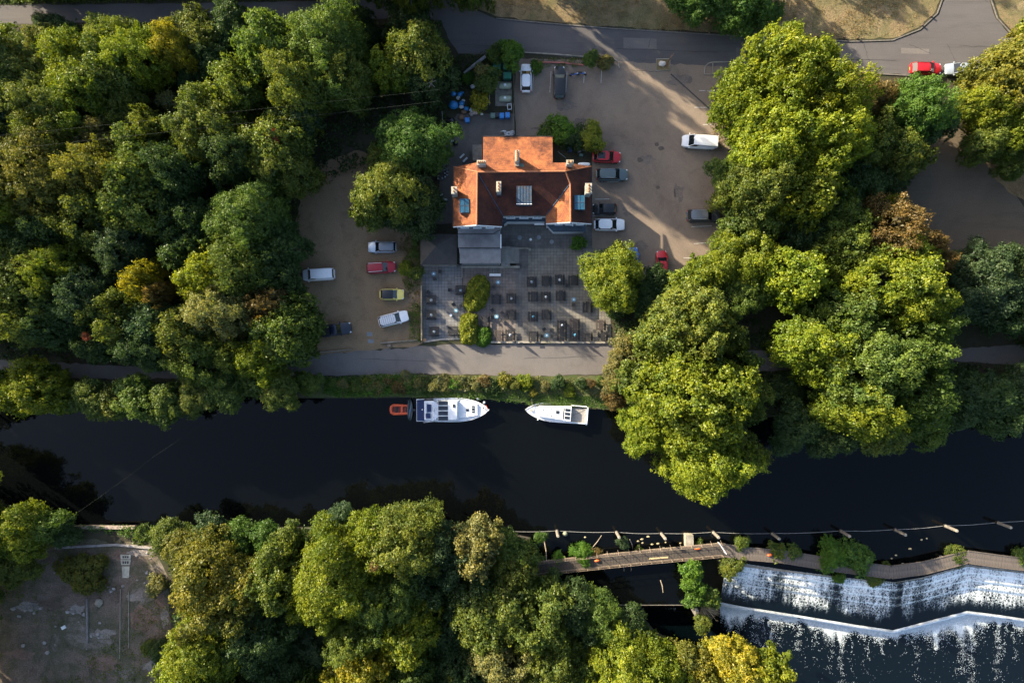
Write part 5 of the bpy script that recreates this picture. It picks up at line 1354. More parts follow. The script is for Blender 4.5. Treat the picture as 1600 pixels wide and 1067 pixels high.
MB().box((.25, .75, 2.2), (.35, .5, .12)).build('instrument_hood', M_TRIM, cb, local=True)
MB().box((2.3, 0, 1.46), (.42, .42, .06)).build('hatch', M_TINT, tr, local=True)
hb = MB().box((3.2, .1, 1.45), (.42, 1.1, .05)); hb.build('hatch', M_TINT, tr, local=True)
for y in (-.15, .35): MB().box((3.2, y, 1.485), (.38, .05, .02)).build('hatch_bar', M_HULL, tr, local=True)
for x, y in ((2.3, .7), (2.3, -.75)): MB().ball((x, y, 1.48), (.08, .08, .08)).build('deck_vent', M_STEEL, tr, local=True)
MB().box((5.2, 0, 1.35), (.7, .12, .1)).build('anchor', M_STEEL, bt, local=True); MB().ball((4.8, .3, 1.3), (.14, .12, .12)).build('windlass', M_TRIM, bt, local=True)
MB().tube([(5.5, .1, 1.3), (5.15, .75, 1.25)], .07, 5).build('bow_trim', M_REDP, bt, local=True)
rail(bt, dk, 10)
for x, y in ((3.9, 1.35), (4.9, .75)): MB().ball((x, y+.35, .95), (.2, .2, .25)).build('fender', M_HULL, bt, local=True)
for x in (-2.6, -1.2, .4, 2.0): MB().tube([(x, 1.98, .3), (x, 1.98, 1.0)], .11, 6).build('fender', M_NAVYC, bt, local=True)
MB().box((-3.7, 1.62, 1.35), (1.4, .3, .3)).build('side_locker', M_TRIM, bt, local=True)
MB().tube([(-4.6, -1.9, 1.2), (-2.8, -1.75, 1.15)], .04, 5).build('boat_hook', M_STEEL, bt, local=True)
MB().ball((-4.75, .1, 1.26), (.1, .12, .05)).build('canvas_badge', M_WHITE, bt, local=True)
# dark tender across the stern and orange dinghy behind
td = empty('tender', at(641, 640, -.5)[:2]+(WZ,), PI/2, 'slim dark tender hanging across the stern of the larger cruiser', 'boat')
rg_ = []
for i in range(11):
    u = -1+i/5; w2 = .42*(1-u*u)**.6+.02; rg_.append([(u*1.75, 0, .35), (u*1.75, -w2*.8, .5), (u*1.75, -w2, .8), (u*1.75, -w2*.75, .82), (u*1.75, 0, .62), (u*1.75, w2*.75, .82), (u*1.75, w2, .8), (u*1.75, w2*.8, .5)])
MB().loft(rg_).build('hull', mat('dark_teal_hull', (.035, .05, .06), .5), td, True, local=True)
MB().box((-.1, 0, .8), (.45, .55, .1)).build('seat', M_LEAD, td, local=True); MB().tube([(.9, -.2, .84), (-1.2, .15, .84)], .03, 5).build('oar', M_STEEL, td, local=True)
MB().box((0, -.62, .75), (.25, .5, .5)).build('outboard_motor', M_BLACK, td, local=True)
dg = empty('inflatable_dinghy', at(623.5, 640, -.5)[:2]+(WZ,), 0, 'orange inflatable dinghy trailing behind the larger cruiser', 'boat')
q = MB(); q.tube([(1.3, -.62, .25), (-.9, -.66, .25), (-1.25, -.45, .28), (-1.3, 0, .3), (-1.25, .45, .28), (-.9, .66, .25), (1.3, .62, .25)], [.2, .24, .24, .24, .24, .24, .2], 8); q.build('tube', M_ORG, dg, True, local=True)
MB().box((0, 0, .12), (2.2, 1.0, .08)).build('floor', mat('dark_red_floor', (.16, .04, .03), .8), dg, local=True); MB().box((.4, 0, .35), (.3, 1.1, .08)).build('seat', M_ORG, dg, local=True); MB().box((-.45, 0, .35), (.25, 1.1, .08)).build('seat', M_TRIM, dg, local=True)
MB().box((1.3, 0, .3), (.1, .9, .4)).build('transom', M_ORG, dg, local=True)
# smaller boat, bow to the left
b2 = empty('cabin_boat', at(870, 644.5, .2)[:2]+(WZ,), math.radians(180-5), 'smaller white cabin boat with open grey cockpit, bow to the left', 'boat')
dk = hull(b2, 9.9, 3.1, .95, .93)
tr = taper(-1.8, 2.9, 1.18, .88, .85, 1.5, .1, root=b2, name='cabin')
wh = taper(-2.2, -1.05, 1.2, 1.15, 1.0, 1.85, .08, root=b2, name='wheelhouse')
for y in (-.6, 0, .6): MB().box((-1.62, y, 1.87), (.8, .42, .03)).build('roof_window', M_TINT, wh, local=True)
MB().box((-1.0, 0, 1.6), (.1, 1.8, .4)).build('windscreen', M_TINT, wh, local=True)
MB().box((-.1, -.1, 1.53), (.5, .5, .05)).build('hatch', M_TINT, tr, local=True)
for x, y in ((1.4, .5), (.8, .55), (.9, -.6), (2.2, -.3)): MB().ball((x, y, 1.53), (.09, .09, .07)).build('deck_vent', M_TRIM, tr, local=True)
MB().box((2.95, 0, 1.2), (.12, 1.3, .1)).build('deck_step', mat('cream_trim', (.6, .52, .4), .6), b2, local=True)
plate(b2, [(-4.55, -1.2), (-2.25, -1.28), (-2.25, 1.28), (-4.55, 1.2)], .86, .98, M_TEAK, 'cockpit_floor')
MB().tube([(-4.4, -.8, 1.0), (-2.5, .3, 1.0)], .02, 4).build('cockpit_line', M_TRIM, b2, local=True)
for s in (-1, 1): MB().box((-3.4, s*1.32, 1.08), (2.4, .14, .3)).build('coaming', M_HULL, b2, local=True)
MB().box((-4.75, 0, 1.05), (.2, 2.5, .3)).build('stern_rail', M_HULL, b2, local=True); MB().box((-3.1, -1.1, 1.1), (1.3, .16, .16)).build('seat', M_TRIM, b2, local=True)
rail(b2, dk, 12)
for x, y in ((-4.8, 1.5), (-4.8, -1.6), (3.2, -1.35), (2.8, 1.4), (-2.3, -1.75), (-3.6, -1.75)): MB().ball((x, y, .7), (.15, .15, .22)).build('fender', M_HULL, b2, local=True)
MB().tube([(3.8, -.1, 1.1), (4.1, -1.9, 1.4)], .045, 5).build('gangplank', M_CONC, b2, local=True)
MB().box((4.0, 0, 1.2), (.5, .3, .12)).build('foredeck_locker', M_TEAK, b2, local=True)
# ------------------------------------------------------------------ picnic tables and garden furniture
M_PIC = mat('black_stained_wood', (.010, .010, .012), .6, var=.35, scale=8)
M_PIC2 = mat('brown_stained_wood', (.045, .034, .03), .65, var=.35, scale=8)
M_UMB = mat('folded_canvas', (.62, .68, .78), .8, var=.2, scale=6); M_UMBB = mat('blue_canvas', (.06, .25, .42), .8, var=.2, scale=6)
M_TBL = mat('pale_blue_table', (.10, .22, .30), .4, var=.15); M_CHAIR = mat('dark_wicker', (.035, .034, .036), .7, var=.3, scale=9)
PT = {}
def picnic(px, py, rz, L, m, label, group='picnic tables on the patio'):
    key = (L, m.name); x, y, _ = at(px, py, .7)
    if key in PT: return_ = copy_tree(PT[key], (x, y, 0), rz); return_['label'] = label; return return_
    r = empty('picnic_table', (x, y, 0), rz, label, 'picnic table', group)
    for k in range(5): MB().box((-.30+.15*k, 0, .74), (.135, L, .04)).build('table_plank', m, r, local=True)
    for s in (-1, 1):
        for j in (0, 1): MB().box((s*(.56+.15*j), 0, .45), (.135, L, .04)).build('bench_plank', m, r, local=True)
        for e in (-1, 1): MB().box((s*.33, e*(L/2-.25), .37), (.09, .06, .80), ry=-s*.42).build('leg', m, r, local=True)
    for e in (-1, 1):
        MB().box((0, e*(L/2-.20), .40), (1.5, .045, .09)).build('bearer', m, r, local=True)
    PT[key] = r; return r
UM = {}
def parasol(px, py, m, label, h=2.3):
    x, y, _ = at(px, py, 1.8)
    if m.name in UM: c = copy_tree(UM[m.name], (x, y, 0), rnd.uniform(0, 6)); c['label'] = label; return
    r = empty('folded_parasol', (x, y, 0), 0, label, 'parasol', 'folded parasols standing in the tables')
    MB().tube([(0, 0, .05), (0, 0, h)], .025, 6).build('pole', M_STEEL, r, local=True)
    mb = MB(); rings = []
    for z, q in ((1.15, .20), (1.35, .27), (1.7, .22), (2.1, .12), (h, .03)):
        rings.append([(q*(1.0 if i % 2 else .45)*math.cos(i*PI/6), q*(1.0 if i % 2 else .45)*math.sin(i*PI/6), z+(.06 if i % 2 else 0)) for i in range(12)])
    mb.loft(rings).build('folded_canopy', m, r, local=True)
    MB().ball((0, 0, h+.02), (.05, .05, .05), 6, 4).build('finial', M_BLACK, r, local=True)
    UM[m.name] = r
def pp(zx, zy): return 650+zx/5.081, 350+zy/5.081
V = [  # upright tables: place, length, parasol, wood, label
 (920,458,1.6,'w',0,'black picnic table, top left of the east patio block, with white folded parasol'),
 (1037,452,1.6,None,0,'bare black picnic table in the top row between the two parasol ones'),
 (1142,443,1.6,'w',0,'black picnic table with white parasol, third in the top row'),
 (1250,447,1.6,None,0,'black picnic table in the top row tucked beside the feathery tree'),
 (930,577,1.6,None,0,'bare black picnic table on the left of the second row'),
 (1032,578,1.6,'w',0,'black picnic table with white parasol in the second row'),
 (1150,570,1.6,None,0,'bare black picnic table on the right of the second row'),
 (638,597,1.6,None,0,'bare black picnic table right of the tall clipped evergreen'),
 (757,590,1.6,'w',0,'black picnic table with white parasol left of the paved path, upper'),
 (757,722,1.6,None,0,'bare black picnic table left of the paved path, middle'),
 (930,735,1.6,'b',0,'black picnic table with blue folded parasol in the third row'),
 (1037,722,1.6,None,0,'bare black picnic table in the third row beside the blue parasol one'),
 (548,775,1.6,None,0,'black picnic table touching the yellow-rimmed clipped evergreen'),
 (657,885,1.7,None,1,'brownish picnic table in the bottom row right of the clipped evergreens'),
 (748,880,1.7,'w',0,'black picnic table with white parasol, bottom row left of the path'),
 (933,892,1.6,None,0,'bare black picnic table, bottom row right of the path'),
 (1365,660,1.7,None,0,'black picnic table half under the feathery round tree'),
 (1160,803,1.6,'w',0,'upper one of two joined tables with a white parasol, bottom right block'),
 (1160,886,1.5,None,0,'lower one of the two joined tables nearest the round table group'),
 (1263,793,1.6,None,1,'upper one of two joined tables, brownish, without parasol'),
 (1263,880,1.7,'b',0,'lower joined table with blue-white parasol at the bottom wall'),
 (1470,802,1.6,None,1,'picnic table at the right end of the patio, upper of the last three'),
 (1365,895,1.3,None,0,'short black picnic table at the bottom wall, second from the right end'),
 (1485,893,1.3,None,0,'short black picnic table at the bottom right corner of the patio')]
for zx, zy, L, um, w2, lab in V:
    px, py = pp(zx, zy); picnic(px, py, 0, L, M_PIC2 if w2 else M_PIC, lab)
    if um: parasol(px, py, M_UMB if um == 'w' else M_UMBB, ('white' if um == 'w' else 'blue')+' folded parasol in the '+lab.replace('black ', '').split(' with ')[0].split(', ')[0]+' '+('of row %d, place %d' % (1, 1) if False else ['near the top left', 'near the top right', 'in the second row', 'left of the path', 'in the third row', 'at the bottom left of the path', 'of the long pair', 'at the bottom wall'][[920,1142,1032,757,930,748,1160,1263].index(zx)] ))
for zx, zy, um, lab in [(352,525,'w','sideways black table with white parasol left of the tall clipped evergreen'), (120,603,'w','topmost of three sideways tables along the left fence'),
                        (120,722,'w','middle one of three sideways tables along the left fence'), (142,855,'w','bottom one of three sideways tables along the left fence'), (295,853,None,'sideways black table without parasol beside the yellow-rimmed evergreen')]:
    px, py = pp(zx, zy); picnic(px, py, PI/2, 1.6, M_PIC, lab)
    if um: parasol(px, py, M_UMB, 'white folded parasol in the '+lab.replace('sideways ', '').replace(' with white parasol', ''))
RT = [None]; CH = [None]
def rtable(px, py, label):
    x, y, _ = at(px, py, .7)
    if RT[0]: c = copy_tree(RT[0], (x, y, 0), 0); c['label'] = label; return
    r = empty('round_table', (x, y, 0), 0, label, 'table', 'small round tables on the patio')
    MB().tube([(0, 0, .72), (0, 0, .74), (0, 0, .75)], [.33, .34, .32], 16).build('tabletop', M_TBL, r, local=True)
    MB().tube([(0, 0, .751), (0, 0, .76)], .12, 12).build('glass_disc', M_FRAME, r, local=True)
    MB().tube([(0, 0, .03), (0, 0, .72)], .03, 6).build('stem', M_STEEL, r, local=True)
    for k in range(3): MB().tube([(0, 0, .08), (.3*math.cos(k*2.09), .3*math.sin(k*2.09), .02)], .02, 5).build('leg', M_STEEL, r, local=True)
    RT[0] = r
def chair(px, py, ang, label):
    x, y, _ = at(px, py, .5)
    if CH[0]: c = copy_tree(CH[0], (x, y, 0), math.radians(ang)); c['label'] = label; return
    r = empty('garden_chair', (x, y, 0), math.radians(ang), label, 'chair', 'garden chairs round the small tables')
    MB().box((0, 0, .45), (.48, .48, .05)).build('seat', M_CHAIR, r, local=True)
    MB().box((-.25, 0, .70), (.05, .48, .5), ry=-.15).build('backrest', M_CHAIR, r, local=True)
    for a in (-1, 1):
        MB().box((0, a*.26, .64), (.44, .04, .04)).build('armrest', M_CHAIR, r, local=True)
        for b in (-1, 1): MB().box((b*.2, a*.2, .21), (.04, .04, .42)).build('leg', M_CHAIR, r, local=True)
    CH[0] = r
for q, l in [((140,395),'round blue-white table at the top left of the grey slabs'), ((652,463),'round table above the picnic tables right of the tall evergreen'), ((318,687),'round table left of the lower end of the tall evergreen'),
             ((640,735),'round table in the middle of the pinkish slabs'), ((1253,600),'round table beside the feathery tree'), ((1038,883),'bright blue round table ringed by four chairs')]: rtable(*pp(*q), l)
for q, a, l in [((188,378),170,'chair right of the top left round table'), ((150,437),100,'chair below the top left round table'), ((620,497),40,'chair below the round table at the evergreen top'), ((272,524),0,'chair left of the sideways parasol table'),
                ((300,642),-60,'chair above the round table left of the evergreen'), ((357,652),200,'chair right of the round table left of the evergreen'), ((608,740),10,'chair left of the table on the pinkish slabs'), ((682,708),220,'chair upper right of the table on the pinkish slabs'),
                ((685,768),130,'chair lower right of the table on the pinkish slabs'), ((608,686),-50,'stray chair above the table on the pinkish slabs'), ((1250,642),90,'brown chair below the round table by the tree'), ((1200,487),0,'lone chair between the top row and the tree'),
                ((1018,838),-60,'chair upper left of the bright blue table'), ((1078,843),230,'chair upper right of the bright blue table'), ((1000,887),0,'chair left of the bright blue table'), ((1082,890),180,'chair right of the bright blue table'),
                ((100,545),-40,'chair above the topmost sideways table at the fence'), ((1418,850),90,'chair among the last tables at the right end')]: chair(*pp(*q), a, l)
x, y, _ = at(*pp(278, 724), .4); tag(MB().tube([(x, y, 0), (x, y, .5), (x, y, .55)], [.12, .22, .2], 12).build('white_planter', M_WHITE), 'small round white planter pot on the grey slabs', 'planter')
bn = empty('white_bench', at(*pp(628, 404), .45)[:2]+(0,), 0, 'long white bench at the foot of the small steps', 'bench')
for k in range(3): MB().box((0, -.13+.13*k, .46), (1.75, .11, .04)).build('seat_plank', M_WHITE, bn, local=True)
for s in (-1, 1): MB().box((s*.75, 0, .22), (.06, .36, .43)).build('leg', M_FRAME, bn, local=True)
def pot(px, py, r, m, label, h=.45, name='plant_pot', cat='plant pot'):
    x, y, _ = at(px, py, h/2); tag(MB().tube([(x, y, 0), (x, y, h), (x, y, h-.02), (x, y, h-.12)], [r*.75, r, r*.85, r*.8], 12).build(name, m), label, cat)
pot(*pp(70, 920), .28, M_POT, 'terracotta pot at the bottom left corner of the patio')
pot(*pp(828, 328), .22, M_BLACK, 'black round pot at the end of the terrace coping')
pot(*pp(910, 125), .2, M_WHITE, 'small white pot on the post beside the drain covers')
pot(*pp(903, 203), .2, M_CONC, 'small grey pot at the corner of the terrace edge')
pot(*pp(500, 315), .2, M_BLACK, 'dark pot on the front edge of the lower flat roof wall', h=.5)

# ------------------------------------------------------------------ bin yard
M_BGRN = mat('green_bin_plastic', (.02, .15, .10), .5, var=.12); M_BBLU = mat('blue_bin_plastic', (.03, .20, .55), .45, var=.12); M_BGG = mat('grey_green_plastic', (.09, .16, .14), .5)
M_TANK = mat('sage_tank', (.27, .32, .24), .5, var=.15, wear=(.18, .19, .15))
def wheelie(px, py, w, d, h, m, label, rz=0):
    x, y, _ = at(px, py, h); r = empty('wheelie_bin', (x, y, 0), rz, label, 'bin', 'bins in the corner yard')
    MB().box((0, 0, h*.46+.08), (w*.86, d*.86, h*.86), taper=1.12).build('body', m, r, local=True)
    lid = MB(); lid.box((0, 0, h), (w, d, .06)); lid.box((0, d*.02, h+.05), (w*.82, d*.78, .05), taper=.9); lid.build('lid', m, r, local=True)
    MB().tube([(-w*.4, d*.52, h-.02), (w*.4, d*.52, h-.02)], .025, 5).build('handle', M_BLACK, r, local=True)
    for s in (-1, 1): MB().tube([(s*w*.3, d*.42, .1), (s*w*.38, d*.42, .1)], .1, 10).build('wheel', M_TYRE, r, local=True)
wheelie(776, 102, 1.2, 1.1, 1.3, M_BGRN, 'green four-wheel bin at the top left of the bin group, half under the shrub')
wheelie(792.5, 102.5, 1.25, 1.15, 1.3, M_BGRN, 'green four-wheel bin at the top right, beside the white hatchback')
wheelie(792.5, 118, 1.25, 1.0, 1.3, M_BGRN, 'green four-wheel bin directly above the gas tanks')
wheelie(770, 180.5, .7, .75, 1.1, M_BGG, 'grey-green wheelie bin left of the two blue ones')
wheelie(776.5, 179.5, .6, .7, 1.1, M_BLACK, 'dark wheelie bin between the grey-green and blue ones')
wheelie(784, 180.7, .68, .8, 1.1, M_BBLU, 'blue wheelie bin, left of the blue pair')
wheelie(793, 179.8, .68, .8, 1.1, M_BBLU, 'blue wheelie bin in the yard corner, right of the blue pair')
wheelie(730, 187.5, .7, .72, 1.0, M_BBLU, 'blue wheelie bin on its own near the rubbish bags', .1)
wheelie(890, 232, .7, .9, 1.1, mat('navy_bin', (.03, .06, .16), .5), 'navy bin between the house corner and the flowering shrub', .1)
for (px, py), l in (((789, 154.5), 'lower sage green gas tank with bright lid plate'), ((789, 134.5), 'upper sage green gas tank, stained, beside the green bins')):
    x, y, _ = at(px, py, .8); r = empty('gas_tank', (x, y, 0), 0, l, 'gas tank')
    rings = []
    for u in (-1.05, -1.02, -.9, -.7, 0, .7, .9, 1.02, 1.05):
        rr_ = .48*max(.05, (1-max(0, (abs(u)-.7)/.36)**2.2))**.5; rings.append([(u, rr_*math.cos(a*PI/8), .75+rr_*math.sin(a*PI/8)) for a in range(16)])
    MB().loft(rings).build('tank_body', M_TANK, r, True, local=True)
    MB().tube([(0, 0, 1.2), (0, 0, 1.32)], .19, 10).build('valve_cover', M_FRAME, r, local=True)
    for s in (-.6, .6): MB().box((s, 0, .16), (.15, .7, .3)).build('saddle', M_CONC, r, local=True)
def fence(px, h, label, m, sp=1.4, name='wire_fence', posts=True):
    P = [Vector(at(a, b, 0)) for a, b in px]; root = empty(name, tuple(P[0]), 0, label, 'fence')
    for i in range(len(P)-1):
        a, b = P[i], P[i+1]; n = max(1, round((b-a).length/sp))
        for k in range(n): q = a.lerp(b, k/n); MB().box((q.x, q.y, h/2), (.08, .08, h)).build('post', m, root)
        for z in (h*.35, h*.9): MB().tube([(a.x, a.y, z), (b.x, b.y, z)], .03, 4).build('rail', m, root)
        q = (a+b)/2; d = b-a; MB().box((q.x, q.y, h*.5), (d.length-.1, .02, h*.55), rz=math.atan2(d.y, d.x)).build('panel', m, root)
M_PAN = mat('yard_fence_wood', (.15, .13, .10), .85, var=.3, scale=4)
fence([(803, 125), (803.5, 168)], 1.6, 'brown fence between the gas tanks and the white hatchback bay', M_PAN)
fence([(765.5, 138), (765, 167)], 1.6, 'grey fence on the left of the gas tanks', mat('grey_fence', (.34, .34, .36), .7))
fence([(802, 168), (802, 212)], 1.5, 'dark fence along the east side of the concrete yard', M_PAN)
fence([(692, 180), (693, 205)], 1.5, 'pale thin fence beside the round blue-green tree', mat('pale_fence', (.4, .4, .42), .7))
o = empty('leaning_beam', at(742, 101, 1)[:2]+(0,), 0, 'long grey beam leaning across the dark corner yard', 'beam')
MB().tube([at(725, 115, 1.2), at(742, 101, 1.5), at(759, 88, 1.7)], [.2, .24, .26], 6).build('beam', mat('grey_beam', (.20, .20, .21), .7, var=.3), o)
for q in ((727, 113), (757, 90)): c = at(*q, 1.2); MB().box((c[0], c[1], .55), (.15, .15, 1.1)).build('leg', M_PAN, o)
MB_pad = MB().prism([at(a, b, 0)[:2] for a, b in [(774, 128), (800, 128), (800, 166), (774, 166)]], 0, .05); tag(MB_pad.build('concrete_pad', M_CONC), kind='structure')
wf_ = empty('metal_rack', at(796, 168, .5)[:2]+(0,), .1, 'white metal frame standing beside the gas tank', 'frame')
for a, b, c_, d_ in ((-.3, 0, .08, .9), (.3, 0, .08, .9), (0, -.42, .68, .08), (0, .42, .68, .08)): MB().box((a, b, .8), (c_, d_, .08)).build('bar', M_FRAME, wf_, local=True)
for a in (-.3, .3):
    for b in (-.42, .42): MB().box((a, b, .38), (.05, .05, .75)).build('leg', M_FRAME, wf_, local=True)
# heaps of bags and odds and ends
M_BAG = [mat('bag_blue', (.03, .22, .52), .35, var=.3, scale=6), mat('bag_white', (.55, .58, .62), .4, var=.2, scale=6), mat('bag_black', (.015, .015, .018), .3, var=.3), mat('bag_pale', (.42, .36, .33), .6, var=.3, scale=6), mat('crate_brown', (.20, .12, .08), .8)]
def bag(px, py, r, mi, label, z=0):
    x, y, _ = at(px, py, z); o = MB().ball((x, y, z+r*.7), (r*1.1, r*.9, r*.8), 9, 6, .22, int(px*7+py)).build('rubbish_bag', M_BAG[mi], smooth=True)
    tag(o, label, 'rubbish bag', 'rubbish bags in the corner yard')
B = [(709,148,.45,0,'bright blue bag at the top of the bag heap'),(719,149,.42,0,'bright blue bag right of the topmost one'),(716,154,.3,1,'small white bag under the two top blue ones'),(722,146,.3,0,'small blue bag at the heap top right'),
     (709,166,.7,0,'large dark blue bag on the left of the heap'),(722,163,.45,0,'blue bag in the middle of the heap'),(721,168,.35,1,'white bag in the middle of the heap'),(724,158,.25,1,'tiny white bag above the middle blue one'),(729,171,.4,0,'blue bag at the right foot of the heap'),
     (738,173,.4,1,'white bag among the pale ones left of the flowering shrub'),(743,177,.45,3,'pinkish pale bag below the yellow-flowered shrub'),(746,172,.35,1,'white bag touching the yellow-flowered shrub'),(737,179,.35,3,'pale bag lowest in the light heap'),(753,179,.22,1,'single small white bag right of the light heap'),
     (722,185,.5,4,'brown sack beside the lone blue bin'),(725,176,.4,4,'brown box-like sack above the lone blue bin'),(739,137,.4,1,'grey-white bag in the shade above the yellow-flowered shrub'),(746,141,.45,2,'black bag in the shade of the corner yard'),(754,133,.3,1,'white bag right in the shaded part of the yard'),
     (705,190,.6,2,'black bag on the left side of the yard'),(712,195,.5,2,'black bag next to the round cover'),(706,203,.5,2,'black bag under the blue-green tree'),(716,207,.4,2,'black bag at the corner of the annexe'),(707,221,.22,1,'tiny white bag near the annexe corner'),(712,225,.4,2,'dark bag below the tiny white one')]
for b in B: bag(*b)
t = empty('white_tarpaulin', at(795, 208, .4)[:2]+(0,), 0, 'crumpled white sheet heaped against the north wall of the house', 'tarpaulin')
for k in range(7): MB().ball((rnd.uniform(-.8, .8), rnd.uniform(-.35, .35), .3), (.42, .14, .3), 8, 5, .4, k).build('fold', M_BAG[1], t, local=True)
o = empty('white_canopy', at(850.7, 257, 2.2)[:2]+(0,), 0, 'white oblong canopy beside the north-east chimney', 'canopy')
o.location = at(912.5, 256.5, 2.4)[:2]+(0,)
rings = [[(u*.95, .28*(1-u**4)**.5*math.cos(a*PI/6)+.0, 2.3+.22*max(.05, (1-u**4))**.5*math.sin(a*PI/6)) for a in range(12)] for u in (-.999, -.93, -.7, 0, .7, .93, .999)]
MB().loft(rings).build('shell', M_WHITE, o, True, local=True); MB().tube([(0, 0, 0), (0, 0, 2.1)], .05, 6).build('post', M_STEEL, o, local=True)
for (a, b), l in zip([(905, 236), (902, 229), (913, 233), (908, 243)], ('upper grey', 'left pale', 'right grey', 'lower teal')):
    x, y, _ = at(a, b, .4); tag(MB().box((x, y, .35), (.6, .45, .7), rz=rnd.uniform(-.5, .5), taper=.9).build('storage_crate', [M_FELT, M_BAG[1], M_FELT, M_BGG][['u', 'l', 'r', 'w'].index(l[0]) if l[0] != 'l' or l[1] == 'e' else 3]), l+' crate stacked between the house and the flowering shrub', 'crate', 'crates by the house corner')
pl_ = MB().tube([at(872, 237, 1.2), at(884, 247, 2.0)], .06, 5).build('leaning_pole', M_STEEL); tag(pl_, 'pale pole leaning beside the north-east corner of the roof', 'pole')
# pebbled pots west of the house
for k in range(16):
    px = 686+ (k % 4)*4.6+rnd.uniform(-1.2, 1.2); py = 265+(k//4)*5.2+rnd.uniform(-1.2, 1.2)-(k % 4)*2
    x, y, _ = at(px, py, .3); o = MB().tube([(x, y, 0), (x, y, .55), (x, y, .56), (x, y, .50)], [.17, .17, .15, .1], 9).build('beer_keg', M_STEEL)
    tag(o, 'steel keg, '+['first', 'second', 'third', 'fourth'][k % 4]+' from the left in the '+['top', 'second', 'third', 'bottom'][k//4]+' row of kegs at the west wall', 'keg', 'steel kegs beside the west wall')
for (a, b), l in (((694, 312), 'pale board leaning'), ((688, 306), 'grey plank leaning'), ((722, 244), 'short white board lying'), ((727, 250), 'pale crate standing')):
    x, y, _ = at(a, b, .3); tag(MB().box((x, y, .3), (.9, .25, .1 if 'lying' in l else .35), rz=rnd.uniform(-.8, .8)).build('loose_board', M_FRAME), l+' in the narrow yard west of the house', 'board')
# two motor scooters in the bay by the black car
for (px, py, a, l) in ((897, 116, 5, 'blue scooter nearer the black estate car'), (909, 114.5, -6, 'blue scooter with white front, farther from the black estate car')):
    x, y, _ = at(px, py, .6); r = empty('motor_scooter', (x, y, 0), math.radians(a), l, 'scooter', 'blue scooters in the top row')
    rings = [[(u, w_*math.cos(k*PI/4), .55+w_*1.1*math.sin(k*PI/4)) for k in range(8)] for u, w_ in ((-.62, .05), (-.45, .16), (-.1, .14), (.1, .09), (.35, .15), (.5, .05))]
    MB().loft(rings).build('body', C_BLUE, r, True, local=True); MB().box((-.25, 0, .76), (.6, .24, .08)).build('seat', M_TRIM, r, local=True)
    for u in (-.52, .58): MB().tube([(u, -.05, .24), (u, .05, .24)], .24, 12).build('wheel', M_TYRE, r, local=True)
    MB().tube([(.42, -.3, .95), (.48, 0, .92), (.42, .3, .95)], .025, 5).build('handlebar', M_TRIM, r, local=True); MB().ball((.5, 0, .8), (.12, .14, .14), 8, 5).build('headlight', M_LAMP, r, local=True)
# planting bed and islands on the road
wall_thing([(820, 82), (870, 85), (960, 92.5), (966, 97), (968, 107)], .16, .16, M_CONC, 'curved pale kerb wall round the roadside planting bed')
wall_thing([(838, 97), (880, 98), (912, 102)], .25, .22, mat('red_brick_edge', (.34, .12, .10), .85, var=.3, scale=6), 'low red brick edging inside the roadside planting bed')
isl = empty('road_island', at(1036, 99, 0), 0, 'square road island with a leaning fingerpost and white boulder', 'island')
for k in range(4):
    cx = [(1025, 92.5), (1047, 92), (1047, 111), (1025, 111.5)]; MB().prism([at(*p, 0)[:2] for p in [(cx[k][0], cx[k][1]), (cx[(k+1) % 4][0], cx[(k+1) % 4][1]), (cx[(k+1) % 4][0]*.94+1036*.06, cx[(k+1) % 4][1]*.88+102*.12), (cx[k][0]*.94+1036*.06, cx[k][1]*.88+102*.12)]], 0, .13).build('kerb_stone', M_CONC, isl)
MB().prism([at(*p, 0)[:2] for p in [(1026, 94), (1046, 93.5), (1046, 110), (1026, 110)]], 0, .07).build('soil', M_DRY, isl)
c = at(1034, 101, 0); tag(MB().ball((c[0], c[1], .3), (.55, .45, .35), 10, 6, .15, 3).build('white_boulder', mat('white_stone', (.60, .56, .52), .8, var=.2)), 'white boulder on the square road island', 'boulder')
fp = empty('sign_post', at(1040, 104, 0), 0, 'brown wooden sign post with pointing arms on the square road island', 'sign post')
c = at(1040, 104, 0); M_SIGN = mat('brown_sign_wood', (.22, .12, .07), .8, var=.25, scale=6)
MB().tube([(c[0], c[1], 0), (c[0], c[1], 3.4)], .10, 6).build('post', M_SIGN, fp)
for z, a in ((3.1, .9), (2.7, .9), (2.3, 1.1)): MB().box((c[0]+.35*math.cos(a), c[1]+.35*math.sin(a), z), (1.1, .06, .26), rz=a).build('sign_arm', M_SIGN, fp)
i2 = empty('kerbed_island', at(1118, 103, 0), 0, 'outlined kerbed island with rounded end beside the tall bright tree', 'island')
r_ = [(1140, 97), (1113, 97.5), (1107, 99), (1102, 104), (1100.5, 116), (1140, 116.5)]
for a, b in zip(r_, r_[1:]): along([a, b], 0, .13, .15).build('kerb_stone', M_CONC, i2)
along([(1114, 98.5), (1114, 115.5)], 0, .12, .12).build('kerb_stone', M_CONC, i2)
lp = empty('lamp_post', at(652.5, 37, 0), 0, 'grey lamp post with a pink-red base at the top of the left wood', 'lamp post')
c = at(652.5, 37, 0); MB().tube([c, (c[0]-.05, c[1]+.1, 7.0)], [.11, .07], 8).build('column', mat('lamp_grey', (.32, .29, .29), .5), lp); MB().tube([(c[0], c[1], 0), (c[0], c[1], .9)], .2, 8).build('base', mat('pink_red_panel', (.45, .05, .14), .5), lp)
MB().box((c[0], c[1]-.3, 7.0), (.25, .9, .12)).build('lamp_head', M_FELT, lp)
